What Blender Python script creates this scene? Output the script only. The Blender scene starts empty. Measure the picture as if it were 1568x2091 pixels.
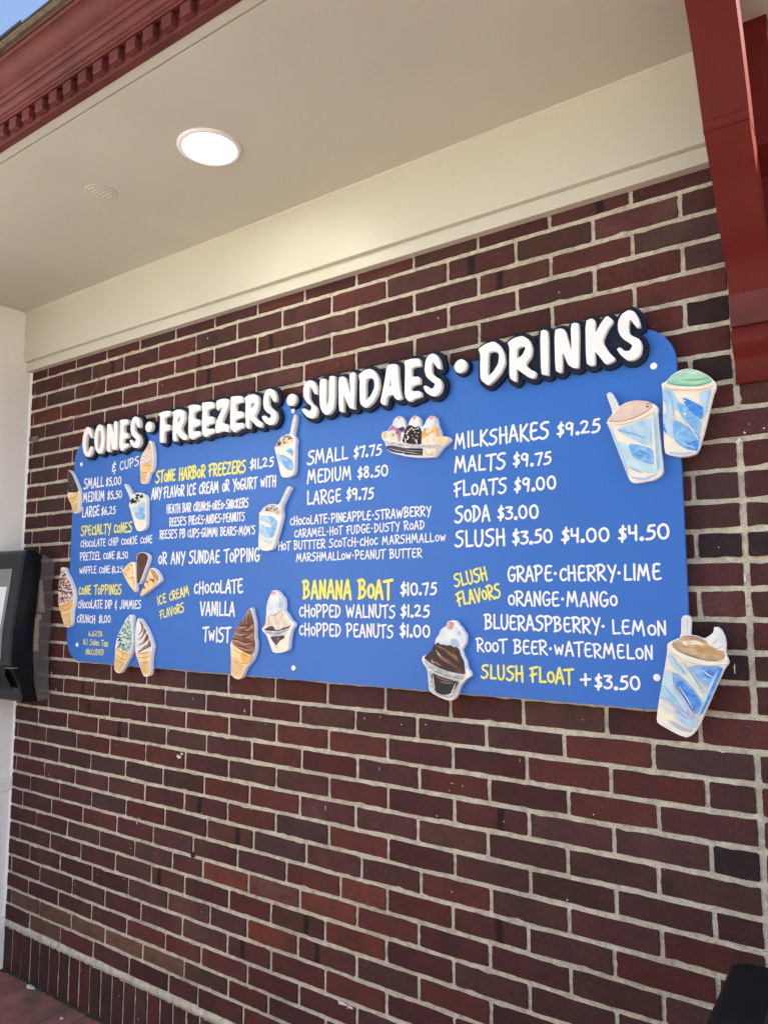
import bpy, bmesh, math, random
from mathutils import Vector, Matrix, geometry
random.seed(7)
S = bpy.context.scene
COL = S.collection

# ------------------------------------------------------------------ camera
FPX = 1509.795                      # focal length in pixels of the 1568 px wide photograph
RR = Vector((0.82437154, 0.56604314, -0.0025922)); RD = Vector((-0.06399540, 0.08864929, -0.99400498)); RF = Vector((-0.56241990, 0.81959531, 0.10930411))
CAM = Vector((0.45893, -1.70713, 1.47635))
cd = bpy.data.cameras.new('camera'); cam = bpy.data.objects.new('camera', cd); COL.objects.link(cam)
m = Matrix.Identity(4)
for i in range(3):
    m[i][0] = RR[i]; m[i][1] = -RD[i]; m[i][2] = -RF[i]; m[i][3] = CAM[i]
cam.matrix_world = m
cd.sensor_fit = 'HORIZONTAL'; cd.sensor_width = 36; cd.lens = 36*FPX/1568
cd.clip_start = .02; cd.clip_end = 2000
S.camera = cam

# ------------------------------------------------------------------ sky, sun, exposure
SUN_DIR = Vector((.70, .28, .66)).normalized()
w = bpy.data.worlds.new('World'); S.world = w; w.use_nodes = True
nt = w.node_tree
bg = nt.nodes['Background']; bg.inputs['Strength'].default_value = .125
sk = nt.nodes.new('ShaderNodeTexSky'); sk.sky_type = 'NISHITA'; sk.sun_disc = False
sk.air_density = .8; sk.dust_density = 3.0; sk.ozone_density = .6
sk.sun_elevation = math.asin(SUN_DIR.z); sk.sun_rotation = math.atan2(SUN_DIR.x, SUN_DIR.y)
nt.links.new(sk.outputs[0], bg.inputs[0])
sd = bpy.data.lights.new('sun', 'SUN'); sd.energy = 5.0; sd.angle = math.radians(.5); sd.color = (1, .95, .86)
so = bpy.data.objects.new('sun', sd); COL.objects.link(so); so.location = (3, 2, 6)
so.rotation_mode = 'QUATERNION'; so.rotation_quaternion = SUN_DIR.to_track_quat('Z', 'Y')
S.view_settings.view_transform = 'Standard'; S.view_settings.look = 'None'
S.view_settings.exposure = 1.68; S.view_settings.gamma = 1; S.view_settings.use_curve_mapping = False

# ------------------------------------------------------------------ measuring: a pixel of the photograph to a point on a plane of the place
def ray(px, py): return RR*((px-784)/FPX) + RD*((py-1045.5)/FPX) + RF
def onY(px, py, Y=0.):
    d = ray(px, py); return CAM + d*((Y-CAM.y)/d.y)
def onX(px, py, X):
    d = ray(px, py); return CAM + d*((X-CAM.x)/d.x)
def onZ(px, py, Z):
    d = ray(px, py); return CAM + d*((Z-CAM.z)/d.z)
def crop(x0, y0, s, pts): return [(x0+a/s, y0+b/s) for a, b in pts]

# ------------------------------------------------------------------ materials
def sr(h):
    c = [int(h[i:i+2], 16)/255 for i in (0, 2, 4)]
    return tuple(x/12.92 if x <= .04045 else ((x+.055)/1.055)**2.4 for x in c)
MATS = {}
def mat(name, rgb, rough=.6, var=.12, nscale=20, bump=0., bscale=200, spec=.4, rand=0., stretch=None, second=None, smix=(.5, .62), coat=0.):
    if name in MATS: return MATS[name]
    M = bpy.data.materials.new(name); M.use_nodes = True; MATS[name] = M
    t = M.node_tree; N = t.nodes; Lk = t.links; b = N['Principled BSDF']
    b.inputs['Roughness'].default_value = rough; b.inputs['Specular IOR Level'].default_value = spec
    b.inputs['Coat Weight'].default_value = coat; b.inputs['Coat Roughness'].default_value = .15
    geo = N.new('ShaderNodeNewGeometry'); vec = geo.outputs['Position']
    if stretch:
        mp = N.new('ShaderNodeMapping'); mp.inputs['Scale'].default_value = stretch; Lk.new(vec, mp.inputs[0]); vec = mp.outputs[0]
    no = N.new('ShaderNodeTexNoise'); no.inputs['Scale'].default_value = nscale; no.inputs['Detail'].default_value = 5; Lk.new(vec, no.inputs['Vector'])
    mr = N.new('ShaderNodeMapRange'); mr.inputs['From Min'].default_value = .3; mr.inputs['From Max'].default_value = .7
    mr.inputs['To Min'].default_value = 1-var; mr.inputs['To Max'].default_value = 1+var; Lk.new(no.outputs[0], mr.inputs[0])
    val = mr.outputs[0]
    if rand:
        oi = N.new('ShaderNodeObjectInfo'); r2 = N.new('ShaderNodeMapRange'); r2.inputs['To Min'].default_value = 1-rand; r2.inputs['To Max'].default_value = 1+rand
        Lk.new(oi.outputs['Random'], r2.inputs[0]); mu = N.new('ShaderNodeMath'); mu.operation = 'MULTIPLY'; Lk.new(val, mu.inputs[0]); Lk.new(r2.outputs[0], mu.inputs[1]); val = mu.outputs[0]
    vm = N.new('ShaderNodeVectorMath'); vm.operation = 'SCALE'; Lk.new(val, vm.inputs['Scale'])
    if second:
        n2 = N.new('ShaderNodeTexNoise'); n2.inputs['Scale'].default_value = nscale*.7; n2.inputs['Detail'].default_value = 4; Lk.new(vec, n2.inputs['Vector'])
        cr = N.new('ShaderNodeMapRange'); cr.inputs['From Min'].default_value = smix[0]; cr.inputs['From Max'].default_value = smix[1]; Lk.new(n2.outputs[0], cr.inputs[0])
        mx = N.new('ShaderNodeMix'); mx.data_type = 'RGBA'; mx.inputs['A'].default_value = (*rgb, 1); mx.inputs['B'].default_value = (*second, 1); Lk.new(cr.outputs[0], mx.inputs['Factor'])
        Lk.new(mx.outputs['Result'], vm.inputs[0])
    else: vm.inputs[0].default_value = rgb
    Lk.new(vm.outputs[0], b.inputs['Base Color'])
    if bump:
        nb = N.new('ShaderNodeTexNoise'); nb.inputs['Scale'].default_value = bscale; nb.inputs['Detail'].default_value = 6; Lk.new(geo.outputs['Position'], nb.inputs['Vector'])
        bp = N.new('ShaderNodeBump'); bp.inputs['Strength'].default_value = 1; bp.inputs['Distance'].default_value = bump; Lk.new(nb.outputs[0], bp.inputs['Height']); Lk.new(bp.outputs[0], b.inputs['Normal'])
    return M

def brick_mat(name, rgb, second, streak=0, dark=(.012, .010, .012), fac=.55):
    M = bpy.data.materials.new(name); M.use_nodes = True; MATS[name] = M
    t = M.node_tree; N = t.nodes; Lk = t.links; b = N['Principled BSDF']
    b.inputs['Roughness'].default_value = .8; b.inputs['Specular IOR Level'].default_value = .14
    geo = N.new('ShaderNodeNewGeometry'); P = geo.outputs['Position']; oi = N.new('ShaderNodeObjectInfo')
    ad = N.new('ShaderNodeVectorMath'); ad.operation = 'ADD'; sc = N.new('ShaderNodeVectorMath'); sc.operation = 'SCALE'; sc.inputs[0].default_value = (7, 3, 5); Lk.new(oi.outputs['Random'], sc.inputs['Scale'])
    Lk.new(P, ad.inputs[0]); Lk.new(sc.outputs[0], ad.inputs[1]); V = ad.outputs[0]
    def noise(scale, det=5, vec=V, rough=.55):
        n = N.new('ShaderNodeTexNoise'); n.inputs['Scale'].default_value = scale; n.inputs['Detail'].default_value = det; n.inputs['Roughness'].default_value = rough; Lk.new(vec, n.inputs['Vector']); return n.outputs[0]
    def rng(v, a, b_, c=0, d=1):
        r = N.new('ShaderNodeMapRange'); r.inputs['From Min'].default_value = a; r.inputs['From Max'].default_value = b_; r.inputs['To Min'].default_value = c; r.inputs['To Max'].default_value = d; Lk.new(v, r.inputs[0]); return r.outputs[0]
    def mix(f, A, B):
        x = N.new('ShaderNodeMix'); x.data_type = 'RGBA'
        if isinstance(A, tuple): x.inputs['A'].default_value = (*A, 1)
        else: Lk.new(A, x.inputs['A'])
        if isinstance(B, tuple): x.inputs['B'].default_value = (*B, 1)
        else: Lk.new(B, x.inputs['B'])
        Lk.new(f, x.inputs['Factor']); return x.outputs['Result']
    c = mix(rng(noise(14, 4), .42, .66, 0, .9), rgb, second)
    if streak:
        tc = N.new('ShaderNodeTexCoord'); sp = N.new('ShaderNodeSeparateXYZ'); Lk.new(tc.outputs['Object'], sp.inputs[0])
        a = N.new('ShaderNodeMath'); a.operation = 'ADD'; wn = rng(noise(9, 3), 0, 1, -.010, .010); Lk.new(sp.outputs[0], a.inputs[0]); Lk.new(wn, a.inputs[1])
        a2 = N.new('ShaderNodeMath'); a2.operation = 'SUBTRACT'; Lk.new(a.outputs[0], a2.inputs[0]); a2.inputs[1].default_value = streak
        ab = N.new('ShaderNodeMath'); ab.operation = 'ABSOLUTE'; Lk.new(a2.outputs[0], ab.inputs[0])
        c = mix(rng(ab.outputs[0], .006, .014, .85, 0), c, dark)
    # soot and smear
    mp = N.new('ShaderNodeMapping'); mp.inputs['Scale'].default_value = (1, 1, 3.5); Lk.new(V, mp.inputs[0])
    c = mix(rng(noise(22, 6, mp.outputs[0]), .52, .78, 0, .5), c, (.030, .018, .018))
    c = mix(rng(noise(2.6, 5, P), .50, .72, 0, .45), c, (.040, .021, .018))
    c = mix(rng(noise(3.7, 6, P), .56, .75, 0, .30), c, (.15, .085, .065))
    # fine mortar dust and white paint specks
    c = mix(rng(noise(60, 7, V, .7), .60, .80, 0, .35), c, (.20, .16, .13))
    vo = N.new('ShaderNodeTexVoronoi'); vo.inputs['Scale'].default_value = 34; Lk.new(V, vo.inputs['Vector'])
    vs = N.new('ShaderNodeSeparateColor'); Lk.new(vo.outputs['Color'], vs.inputs[0])
    sel = N.new('ShaderNodeMath'); sel.operation = 'GREATER_THAN'; sel.inputs[1].default_value = .94; Lk.new(vs.outputs[0], sel.inputs[0])
    mm = N.new('ShaderNodeMath'); mm.operation = 'MULTIPLY'; Lk.new(sel.outputs[0], mm.inputs[0]); Lk.new(rng(vo.outputs['Distance'], .05, .10, .9, 0), mm.inputs[1])
    c = mix(mm.outputs[0], c, (.55, .52, .48))
    g_ = N.new('ShaderNodeVectorMath'); g_.operation = 'SCALE'; Lk.new(c, g_.inputs[0]); Lk.new(rng(noise(210, 4, P, .75), .3, .7, .66, 1.36), g_.inputs['Scale']); c = g_.outputs[0]
    vm = N.new('ShaderNodeVectorMath'); vm.operation = 'SCALE'; Lk.new(c, vm.inputs[0]); Lk.new(rng(oi.outputs['Random'], 0, 1, .84, 1.20), vm.inputs['Scale'])
    Lk.new(vm.outputs[0], b.inputs['Base Color'])
    bp = N.new('ShaderNodeBump'); bp.inputs['Distance'].default_value = .0034; Lk.new(noise(80, 8, P, .65), bp.inputs['Height'])
    b2 = N.new('ShaderNodeBump'); b2.inputs['Distance'].default_value = .0009; Lk.new(noise(420, 3, P), b2.inputs['Height']); Lk.new(bp.outputs[0], b2.inputs['Normal']); Lk.new(b2.outputs[0], b.inputs['Normal'])
    return M
BK = {}
k = 1.08
def bc(r, g, b_): return (r*k, g*k, b_*k)
BK['maroon'] = brick_mat('brick_maroon', bc(.072, .025, .024), bc(.052, .022, .023))
BK['red'] = brick_mat('brick_red', bc(.089, .027, .022), bc(.070, .025, .023))
BK['plum'] = brick_mat('brick_plum', bc(.069, .029, .026), bc(.055, .026, .024))
BK['brown'] = brick_mat('brick_brown', bc(.070, .032, .025), bc(.050, .026, .022))
BK['slate'] = brick_mat('brick_slate', bc(.056, .032, .030), bc(.066, .031, .029))
BK['orange'] = brick_mat('brick_orange', bc(.118, .034, .021), bc(.080, .029, .022))
BK['black'] = brick_mat('brick_black', bc(.026, .018, .019), bc(.045, .023, .021))
BK['tan'] = brick_mat('brick_tan', bc(.125, .070, .046), bc(.080, .038, .028))
BK['streak'] = brick_mat('brick_streak', bc(.082, .027, .024), bc(.060, .025, .023), .028)
BK['streak2'] = brick_mat('brick_streak_two', bc(.086, .034, .024), bc(.060, .027, .022), -.035)
BK['dusty'] = brick_mat('brick_dusty', bc(.105, .045, .040), bc(.072, .026, .024))

M_mortar = mat('mortar', (.66, .61, .46), .95, .14, 60, .006, 260, .15, second=(.55, .49, .375))
def sand(M):
    t = M.node_tree; N = t.nodes; Lk = t.links; b = N['Principled BSDF']; src = b.inputs['Base Color'].links[0].from_socket
    geo = N.new('ShaderNodeNewGeometry')
    out = src
    for scale, lo, hi, amt in ((330, .60, .68, .62), (150, .58, .72, .75), (5, .50, .75, .72)):
        n = N.new('ShaderNodeTexNoise'); n.inputs['Scale'].default_value = scale; n.inputs['Detail'].default_value = 3; Lk.new(geo.outputs['Position'], n.inputs['Vector'])
        r = N.new('ShaderNodeMapRange'); r.inputs['From Min'].default_value = lo; r.inputs['From Max'].default_value = hi; r.inputs['To Min'].default_value = 1; r.inputs['To Max'].default_value = amt; Lk.new(n.outputs[0], r.inputs[0])
        v = N.new('ShaderNodeVectorMath'); v.operation = 'SCALE'; Lk.new(out, v.inputs[0]); Lk.new(r.outputs[0], v.inputs['Scale']); out = v.outputs[0]
    Lk.new(out, b.inputs['Base Color'])
sand(M_mortar)
M_cream = mat('cream_paint', (.56, .55, .45), .42, .03, 3, .0003, 60, .4)
M_ceil = mat('ceiling_paint', (.53, .53, .44), .6, .05, 2.2, .0002, 60, .3)
M_white = mat('white_wall_paint', (.86, .86, .82), .5, .03, 3, .0012, 140, .4)
M_red = mat('red_paint', (.115, .014, .009), .45, .08, 8, .0008, 150, .15)
M_redsmooth = mat('red_cornice_paint', (.130, .034, .028), .55, .14, 10, .0012, 130, .2, second=(.105, .028, .023))
M_shingle = mat('shingle', (.05, .055, .07), .95, .3, 40, .004, 300)
M_felt = mat('roof_edge_board', (.20, .17, .12), .9, .3, 30, .002, 200)
M_blue = mat('board_blue', (.034, .150, .50), .45, .025, 4, 0, 1, .3)
M_navy = mat('backing_navy', (.009, .015, .034), .6, .06, 20, .0002, 300, .2)
M_let = mat('letter_white', (.87, .87, .83), .6, .02, 20, .0002, 700, .3)
M_pvc = mat('cutout_edge_white', (.86, .86, .86), .5, .02, 20)
M_tw = mat('paint_text_white', (.86, .87, .85), .5, .01, 20)
M_ty = mat('paint_text_yellow', (.86, .80, .10), .5, .02, 20)
M_ltrim = mat('light_trim_white', (.80, .80, .82), .5, .02, 20)
M_pave = mat('paver_red', (.25, .11, .092), .85, .2, 12, .003, 90, .3, rand=.12, second=(.17, .10, .09))
M_grout = mat('paver_joint', (.06, .045, .04), .95, .2, 60)
M_conc = mat('ground_concrete', (.32, .29, .245), .9, .12, 1.2, .002, 50)
M_black = mat('black_plastic', (.008, .009, .011), .2, .1, 30, .0001, 500, .25)
M_blackm = mat('black_matt', (.006, .007, .009), .5, .2, 20, 0, 1, .15)
M_reflspeck = mat('black_painted_reflection', (.012, .014, .022), .35, .3, 60, .0004, 400, .5, second=(.16, .19, .24), smix=(.60, .74))  # grey specks paint a speckled reflection into the black
M_grey = mat('window_grey', (.20, .21, .21), .35, .08, 10)
M_paper = mat('white_paper', (.78, .80, .82), .7, .04, 30)
M_towel = mat('brown_towel', (.62, .50, .36), .9, .12, 60, .002, 300)
M_drip = mat('drip_white', (.62, .60, .55), .8, .1, 80)
M_scuff = mat('scuff', (.15, .085, .075), .8, .3, 200)
M_moss = mat('moss', (.035, .04, .018), .95, .5, 80, .004, 200)
M_spill = mat('white_spill', (.70, .70, .70), .8, .1, 50)
M_hole = mat('dark_hole', (.01, .009, .008), .9, .1, 50)
M_metal = mat('weathered_metal', (.16, .14, .13), .5, .2, 60)
M_soil = mat('building_render', (.5, .48, .42), .8, .05, 3)
def smoke_mat():
    M = bpy.data.materials.new('smoked_plastic'); M.use_nodes = True; b = M.node_tree.nodes['Principled BSDF']
    b.inputs['Base Color'].default_value = (.20, .18, .18, 1); b.inputs['Roughness'].default_value = .2; b.inputs['Alpha'].default_value = .45
    return M
M_smoke = smoke_mat()
def emit_mat():
    M = bpy.data.materials.new('lamp_diffuser'); M.use_nodes = True; b = M.node_tree.nodes['Principled BSDF']
    b.inputs['Base Color'].default_value = (.9, .9, .9, 1); b.inputs['Emission Color'].default_value = (1, .97, .90, 1); b.inputs['Emission Strength'].default_value = 2.6
    return M
M_emit = emit_mat()

# ------------------------------------------------------------------ object helpers
def link_mesh(name, me, parent=None, loc=None):
    o = bpy.data.objects.new(name, me); COL.objects.link(o)
    if loc is not None: o.location = loc
    if parent is not None:
        o.parent = parent; o.matrix_parent_inverse = Matrix.Translation(-ploc(parent))
    return o
def ploc(p):
    v = Vector(p.location)
    return v
def mesh(name, verts, faces, mats, parent=None, idx=None, smooth=False, loc=None):
    me = bpy.data.meshes.new(name)
    if loc is not None: verts = [(v[0]-loc[0], v[1]-loc[1], v[2]-loc[2]) for v in verts]
    me.from_pydata([tuple(v) for v in verts], [], faces)
    for m_ in (mats if isinstance(mats, (list, tuple)) else [mats]): me.materials.append(m_)
    if idx: me.polygons.foreach_set('material_index', idx)
    if smooth: me.polygons.foreach_set('use_smooth', [True]*len(faces))
    me.update()
    return link_mesh(name, me, parent, loc)
def thing(name, label, cat, loc, group=None):
    o = bpy.data.objects.new(name, None); COL.objects.link(o); o.location = loc; o['label'] = label; o['category'] = cat
    o.empty_display_size = .05
    if group: o['group'] = group
    return o
def struct(o): o['kind'] = 'structure'; return o
class MB:
    def __init__(s): s.v = []; s.f = []; s.i = []
    def add(s, v, f, i=0):
        n = len(s.v); s.v += [tuple(a) for a in v]; s.f += [tuple(a+n for a in q) for q in f]; s.i += [i]*len(f)
    def box(s, a, b, i=0):
        x0, y0, z0 = a; x1, y1, z1 = b
        s.add([(x0, y0, z0), (x1, y0, z0), (x1, y1, z0), (x0, y1, z0), (x0, y0, z1), (x1, y0, z1), (x1, y1, z1), (x0, y1, z1)],
              [(0, 3, 2, 1), (4, 5, 6, 7), (0, 1, 5, 4), (1, 2, 6, 5), (2, 3, 7, 6), (3, 0, 4, 7)], i)
    def prismx(s, prof, x0, x1, i=0, caps=True):      # profile of (y, z) pushed along x
        n = len(prof); v = [(x0, y, z) for y, z in prof]+[(x1, y, z) for y, z in prof]
        f = [(a, (a+1) % n, (a+1) % n+n, a+n) for a in range(n)]
        if caps: f += [tuple(range(n))[::-1], tuple(range(n, 2*n))]
        s.add(v, f, i)
    def cyl(s, c, r, y0, y1, n=24, i=0, axis='y'):
        v = []
        for d in (y0, y1):
            for a in range(n):
                u, w_ = r*math.cos(2*math.pi*a/n), r*math.sin(2*math.pi*a/n)
                v.append((c[0]+u, d, c[2]+w_) if axis == 'y' else (c[0]+u, c[1]+w_, d))
        s.add(v, [tuple(range(n)), tuple(range(n, 2*n))[::-1]]+[(a, (a+1) % n, (a+1) % n+n, a+n)[::-1] for a in range(n)], i)
    def out(s, name, mats, parent=None, smooth=False, bevel=0, loc=None, seg=2):
        o = mesh(name, s.v, s.f, mats, parent, s.i, smooth, loc)
        bm = bmesh.new(); bm.from_mesh(o.data); bmesh.ops.recalc_face_normals(bm, faces=bm.faces)
        if bevel:
            es = [e for e in bm.edges if len(e.link_faces) == 2 and e.calc_face_angle(0) > .6]
            bmesh.ops.bevel(bm, geom=es, offset=bevel, segments=seg, profile=.5, affect='EDGES', clamp_overlap=True)
        bm.to_mesh(o.data); bm.free(); return o

def slab(name, polys, Y, thick, m_, parent, bevel=.0008, sidemat=None):
    """polys: closed outlines of (x, z) (holes allowed); front face at Y, going back by thick."""
    cu = bpy.data.curves.new('tmp', 'CURVE'); cu.dimensions = '2D'; cu.fill_mode = 'BOTH'
    cu.extrude = thick/2-bevel; cu.bevel_depth = bevel; cu.bevel_resolution = 1; cu.offset = -bevel
    for p in polys:
        sp = cu.splines.new('POLY'); sp.points.add(len(p)-1); sp.use_cyclic_u = True
        for q, pt in zip(p, sp.points): pt.co = (q[0], q[1], 0, 1)
    tmp = bpy.data.objects.new('tmp', cu)
    me = bpy.data.meshes.new_from_object(tmp); bpy.data.objects.remove(tmp); bpy.data.curves.remove(cu)
    me.name = name
    me.transform(Matrix(((1, 0, 0, 0), (0, 0, -1, Y+thick/2), (0, 1, 0, 0), (0, 0, 0, 1))))
    me.materials.clear(); me.materials.append(m_)
    return link_mesh(name, me, parent)

def capsule(a, b, r, n=5, r2=None):
    r2 = r if r2 is None else r2
    d = math.atan2(b[1]-a[1], b[0]-a[0]); P = []
    for k_ in range(n+1):
        t = d+math.pi/2+math.pi*k_/n; P.append((a[0]+r*math.cos(t), a[1]+r*math.sin(t)))
    for k_ in range(n+1):
        t = d-math.pi/2+math.pi*k_/n; P.append((b[0]+r2*math.cos(t), b[1]+r2*math.sin(t)))
    return P
def union(polys, eps=1e-7):
    vs = []; fs = []
    for p in polys:
        n = len(vs); vs += [Vector((q[0], q[1])) for q in p]; fs.append(list(range(n, n+len(p))))
    r = geometry.delaunay_2d_cdt(vs, [], fs, 1, eps)
    return [tuple(v) for v in r[0]], [tuple(f) for f, src in zip(r[2], r[5]) if len(src)]
def smoothline(pts, k_=4):
    if len(pts) < 3: return pts
    out = []; P = [pts[0]]+list(pts)+[pts[-1]]
    for i in range(1, len(P)-2):
        a, b, c, d = P[i-1], P[i], P[i+1], P[i+2]
        for j in range(k_):
            t = j/k_
            out.append(tuple(.5*(2*b[q]+(c[q]-a[q])*t+(2*a[q]-5*b[q]+4*c[q]-d[q])*t*t+(-a[q]+3*b[q]-3*c[q]+d[q])*t**3) for q in (0, 1)))
    return out+[tuple(P[-2])]
def roundpoly(p, it=1, w_=.22):
    for _ in range(it):
        q = []
        for i in range(len(p)):
            a, b = p[i], p[(i+1) % len(p)]
            q.append((a[0]*(1-w_)+b[0]*w_, a[1]*(1-w_)+b[1]*w_)); q.append((a[0]*w_+b[0]*(1-w_), a[1]*w_+b[1]*(1-w_)))
        p = q
    return p

# ================================================================== GROUND
XW = -2.5584        # the white side wall
g = MB(); g.box((-40, -60, -.30), (60, 30, -.055)); struct(g.out('ground', M_conc))
pav = MB(); pav.box((XW-.3, -2.6, -.054), (3.0, .0, -.004)); pav = struct(pav.out('pavement', M_grout, loc=Vector((0, -1, 0))))
pm = None; rest = MB(); npv = 0
for i in range(59):
    x0 = -2.544+i*.0935
    for j in range(13):
        y1 = -.006-j*.2-(.1 if i % 2 else 0)*(j > 0); y0 = y1-.196-(0.1 if (i % 2 and j == 0) else 0)
        zt = random.uniform(-.0012, .0012)
        if i < 14 and j < 2:
            b = MB(); b.box((x0, y0, -.04), (x0+.0895, y1, zt)); o = b.out('paver', M_pave, pav, bevel=.0025, seg=1, loc=Vector((x0+.045, (y0+y1)/2, -.02)))
        else: rest.box((x0, y0, -.04), (x0+.0895, y1, zt))
o = rest.out('paver', M_pave, pav); o['kind'] = 'stuff'

# ================================================================== BRICK WALL
W = .2032; H = .065034; ZT = 2.455
ZL = [2.3871, 2.3203, 2.2548, 2.1879, 2.1248, 2.0584, 1.998, 1.9327, 1.8707, 1.8061, 1.7436, 1.6795, 1.6130, 1.5445, 1.4827, 1.4187, 1.3539, 1.2862, 1.2226, 1.1551, 1.0919, 1.0263, 0.9593, 0.8923, 0.8264, 0.7602, 0.6958, 0.6301, 0.5671, 0.5008, 0.4351, 0.3691, 0.3083, 0.2479]
ZR = [2.3909, 2.3253, 2.2637, 2.1951, 2.1307, 2.063, 1.9968, 1.9305, 1.8699, 1.8019, 1.7375, 1.6712, 1.6084, 1.5444, 1.4840, 1.4194, 1.3509, 1.2877, 1.2213, 1.1507, 1.0866, 1.0217, 0.9576, 0.8917, 0.8258, 0.7620] + [2.455-(k_+1)*H-.0025 for k_ in range(26, 33)]+[.2475]
def bed(kk, u):
    if kk < 0: return 2.4515
    t = min(max((u+12.6)/13.6, 0), 1.6); return ZL[kk]*(1-t)+ZR[kk]*t
def reg(a, b): # joints a, a+1 ... b
    r = []; x = a
    while x <= b+.1: r.append(x); x += 1
    return r
J = {}
for r in range(35):
    J[r] = reg(-12, 0) if r % 2 == 0 else reg(-12.46, -.5)+[.54]
J[7] = [-12.46, -11.48]+reg(-10.5, -.5)+[.57]; J[8] = [-11.9]+reg(-11, 0)[0:0]+reg(-10.95, 0)
J[9] = [-12.19, -11.19]+reg(-10.3, -5.3)+reg(-4.5, -.5)+[.5]; J[10] = [-11.76, -10.85]+reg(-9.95, 0); J[11] = [-12.30, -11.31]+reg(-10.4, -.5)+[.54]
J[12] = [-12.0, -10.98]+reg(-9.97, 0)
J[19] = reg(-11.5, -.5)+[.49]
J[21] = [-11.44, -10.45, -9.5]+reg(-8.47, -.45)+[.53]
J[22] = [-11.76, -10.78, -9.82, -8.95, -7.95]+reg(-6.97, 0); J[20] = [-11.95, -10.95, -9.97]+reg(-9, 0)
J[26] = [-11.92, -10.93, -9.93, -8.94, -7.92, -6.91, -5.9, -4.87, -3.9, -2.96, -1.97, -1, .01]
J[27] = [-12.17, -11.18, -10.18, -9.18, -8.2, -7.22, -6.23, -5.24, -4.25, -3.48]+reg(-2.5, -.5)+[.54]
J[28] = [-11.66, -10.64, -9.65, -8.67, -7.71, -6.99, -5.99, -4.98, -3.97]+reg(-3, 0)
J[29] = [-12.21, -11.17, -10.19, -9.19, -8.22, -7.40, -6.40, -5.53, -4.52]+reg(-3.5, -.5)+[.54]
J[30] = [-11.83, -10.82, -9.83, -8.80, -7.79, -6.80, -6.0, -5.01, -3.98]+reg(-3, 0)
J[31] = [-12.45, -11.45, -10.41, -9.44, -8.46, -7.43, -6.41, -5.52, -4.51]+reg(-3.5, -.5)+[.54]
J[32] = [-11.82, -10.83, -9.81, -8.82, -7.82, -6.98, -5.98, -4.98, -3.97]+reg(-3, 0)
J[33] = [-12.40, -11.41, -10.40, -9.40, -8.38, -7.36, -6.38, -5.56]+reg(-4.5, -.5)+[.54]
J[34] = [-11.73, -10.71, -9.72, -8.72, -7.72, -7.03, -6.05]+reg(-5, 0)
MARK = [((1462, 470), 'slate'), ((1340, 470), 'plum'), ((1380, 500), 'red'), ((1440, 530), 'slate'), ((1440, 640), 'black'), ((1455, 780), 'black'), ((1480, 1110), 'black'), ((1480, 1230), 'dusty'), ((1465, 1000), 'slate'),
        ((1510, 1775), 'black'), ((1500, 1635), 'plum'), ((1430, 1560), 'slate'), ((1480, 1370), 'black'), ((1400, 1520), 'maroon'), ((1480, 1430), 'red'), ((1350, 1660), 'red'), ((1250, 1600), 'plum'),
        ((520, 1710), 'streak2'), ((420, 1655), 'streak'), ((1000, 1675), 'streak'), ((700, 1830), 'orange'), ((671, 1865), 'orange'), ((730, 1940), 'orange'), ((600, 1830), 'dusty'), ((470, 1790), 'orange'), ((540, 1850), 'red'), ((480, 1840), 'red'), ((590, 1900), 'streak2'), ((700, 1945), 'streak'), ((640, 2000), 'red'), ((570, 1930), 'orange'), ((410, 1870), 'dusty'),
        ((125, 1870), 'tan'), ((50, 1840), 'tan'), ((90, 1890), 'tan'), ((180, 1900), 'tan'), ((250, 1930), 'tan'), ((330, 1975), 'tan'), ((210, 1975), 'tan'), ((240, 1650), 'slate'), ((190, 1570), 'slate'), ((150, 1550), 'brown'), ((290, 1590), 'slate'), ((370, 1430), 'slate'), ((340, 1550), 'red'), ((150, 1395), 'streak'), ((1080, 560), 'streak2'), ((1000, 610), 'maroon'), ((410, 740), 'streak'), ((570, 700), 'streak2'), ((580, 1620), 'red'), ((660, 1600), 'plum'), ((90, 790), 'streak'), ((95, 850), 'orange'), ((210, 770), 'streak2'), ((100, 990), 'plum'), ((105, 1035), 'slate'), ((54, 1037), 'red'), ((140, 1290), 'maroon'), ((1130, 660), 'red'), ((1530, 860), 'maroon'), ((1010, 600), 'brown'), ((700, 1300), 'plum'), ((1050, 1740), 'plum'), ((1200, 1800), 'maroon'), ((880, 1760), 'maroon'), ((800, 1700), 'plum'), ((650, 1690), 'slate'), ((600, 1740), 'slate'), ((1110, 1760), 'slate')]
marks = [(onY(*p), t) for p, t in MARK]
wall = thing('brick_wall', 'dark red brick wall with pale mortar behind the blue menu board', 'brick wall', Vector((-1, 0, 0)))
mo = MB(); mo.box((XW-.2, .0045, 0), (7.0, .30, 2.698)); mo.out('mortar', M_mortar, wall)  # top kept low so the sun clears it onto the bracket edge
# thick ragged mortar band above the soldier course
rb = random.Random(3); v = []; f = []; n = 240
for i in range(n+1):
    x = XW-.01+i*(7.0-XW)/n if i > 150 else XW-.01+i*.013
    if i > 150: x = XW-.01+150*.013+(i-150)*(7.0-(XW-.01+150*.013))/(n-150)
    v += [(x, -.0005+rb.uniform(-.001, .001), .163+rb.uniform(-.004, .004)), (x, -.006+rb.uniform(-.002, .002), .1655+rb.uniform(-.003, .003)), (x, -.003+rb.uniform(-.002, .002), .185+rb.uniform(-.003, .003)), (x, .006, .1885+rb.uniform(-.003, .004))]
    if i: a = (i-1)*4; f += [(a+q, a+4+q, a+5+q, a+1+q) for q in range(3)]
mesh('mortar_band', v, f, M_mortar, wall, smooth=True)

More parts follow.
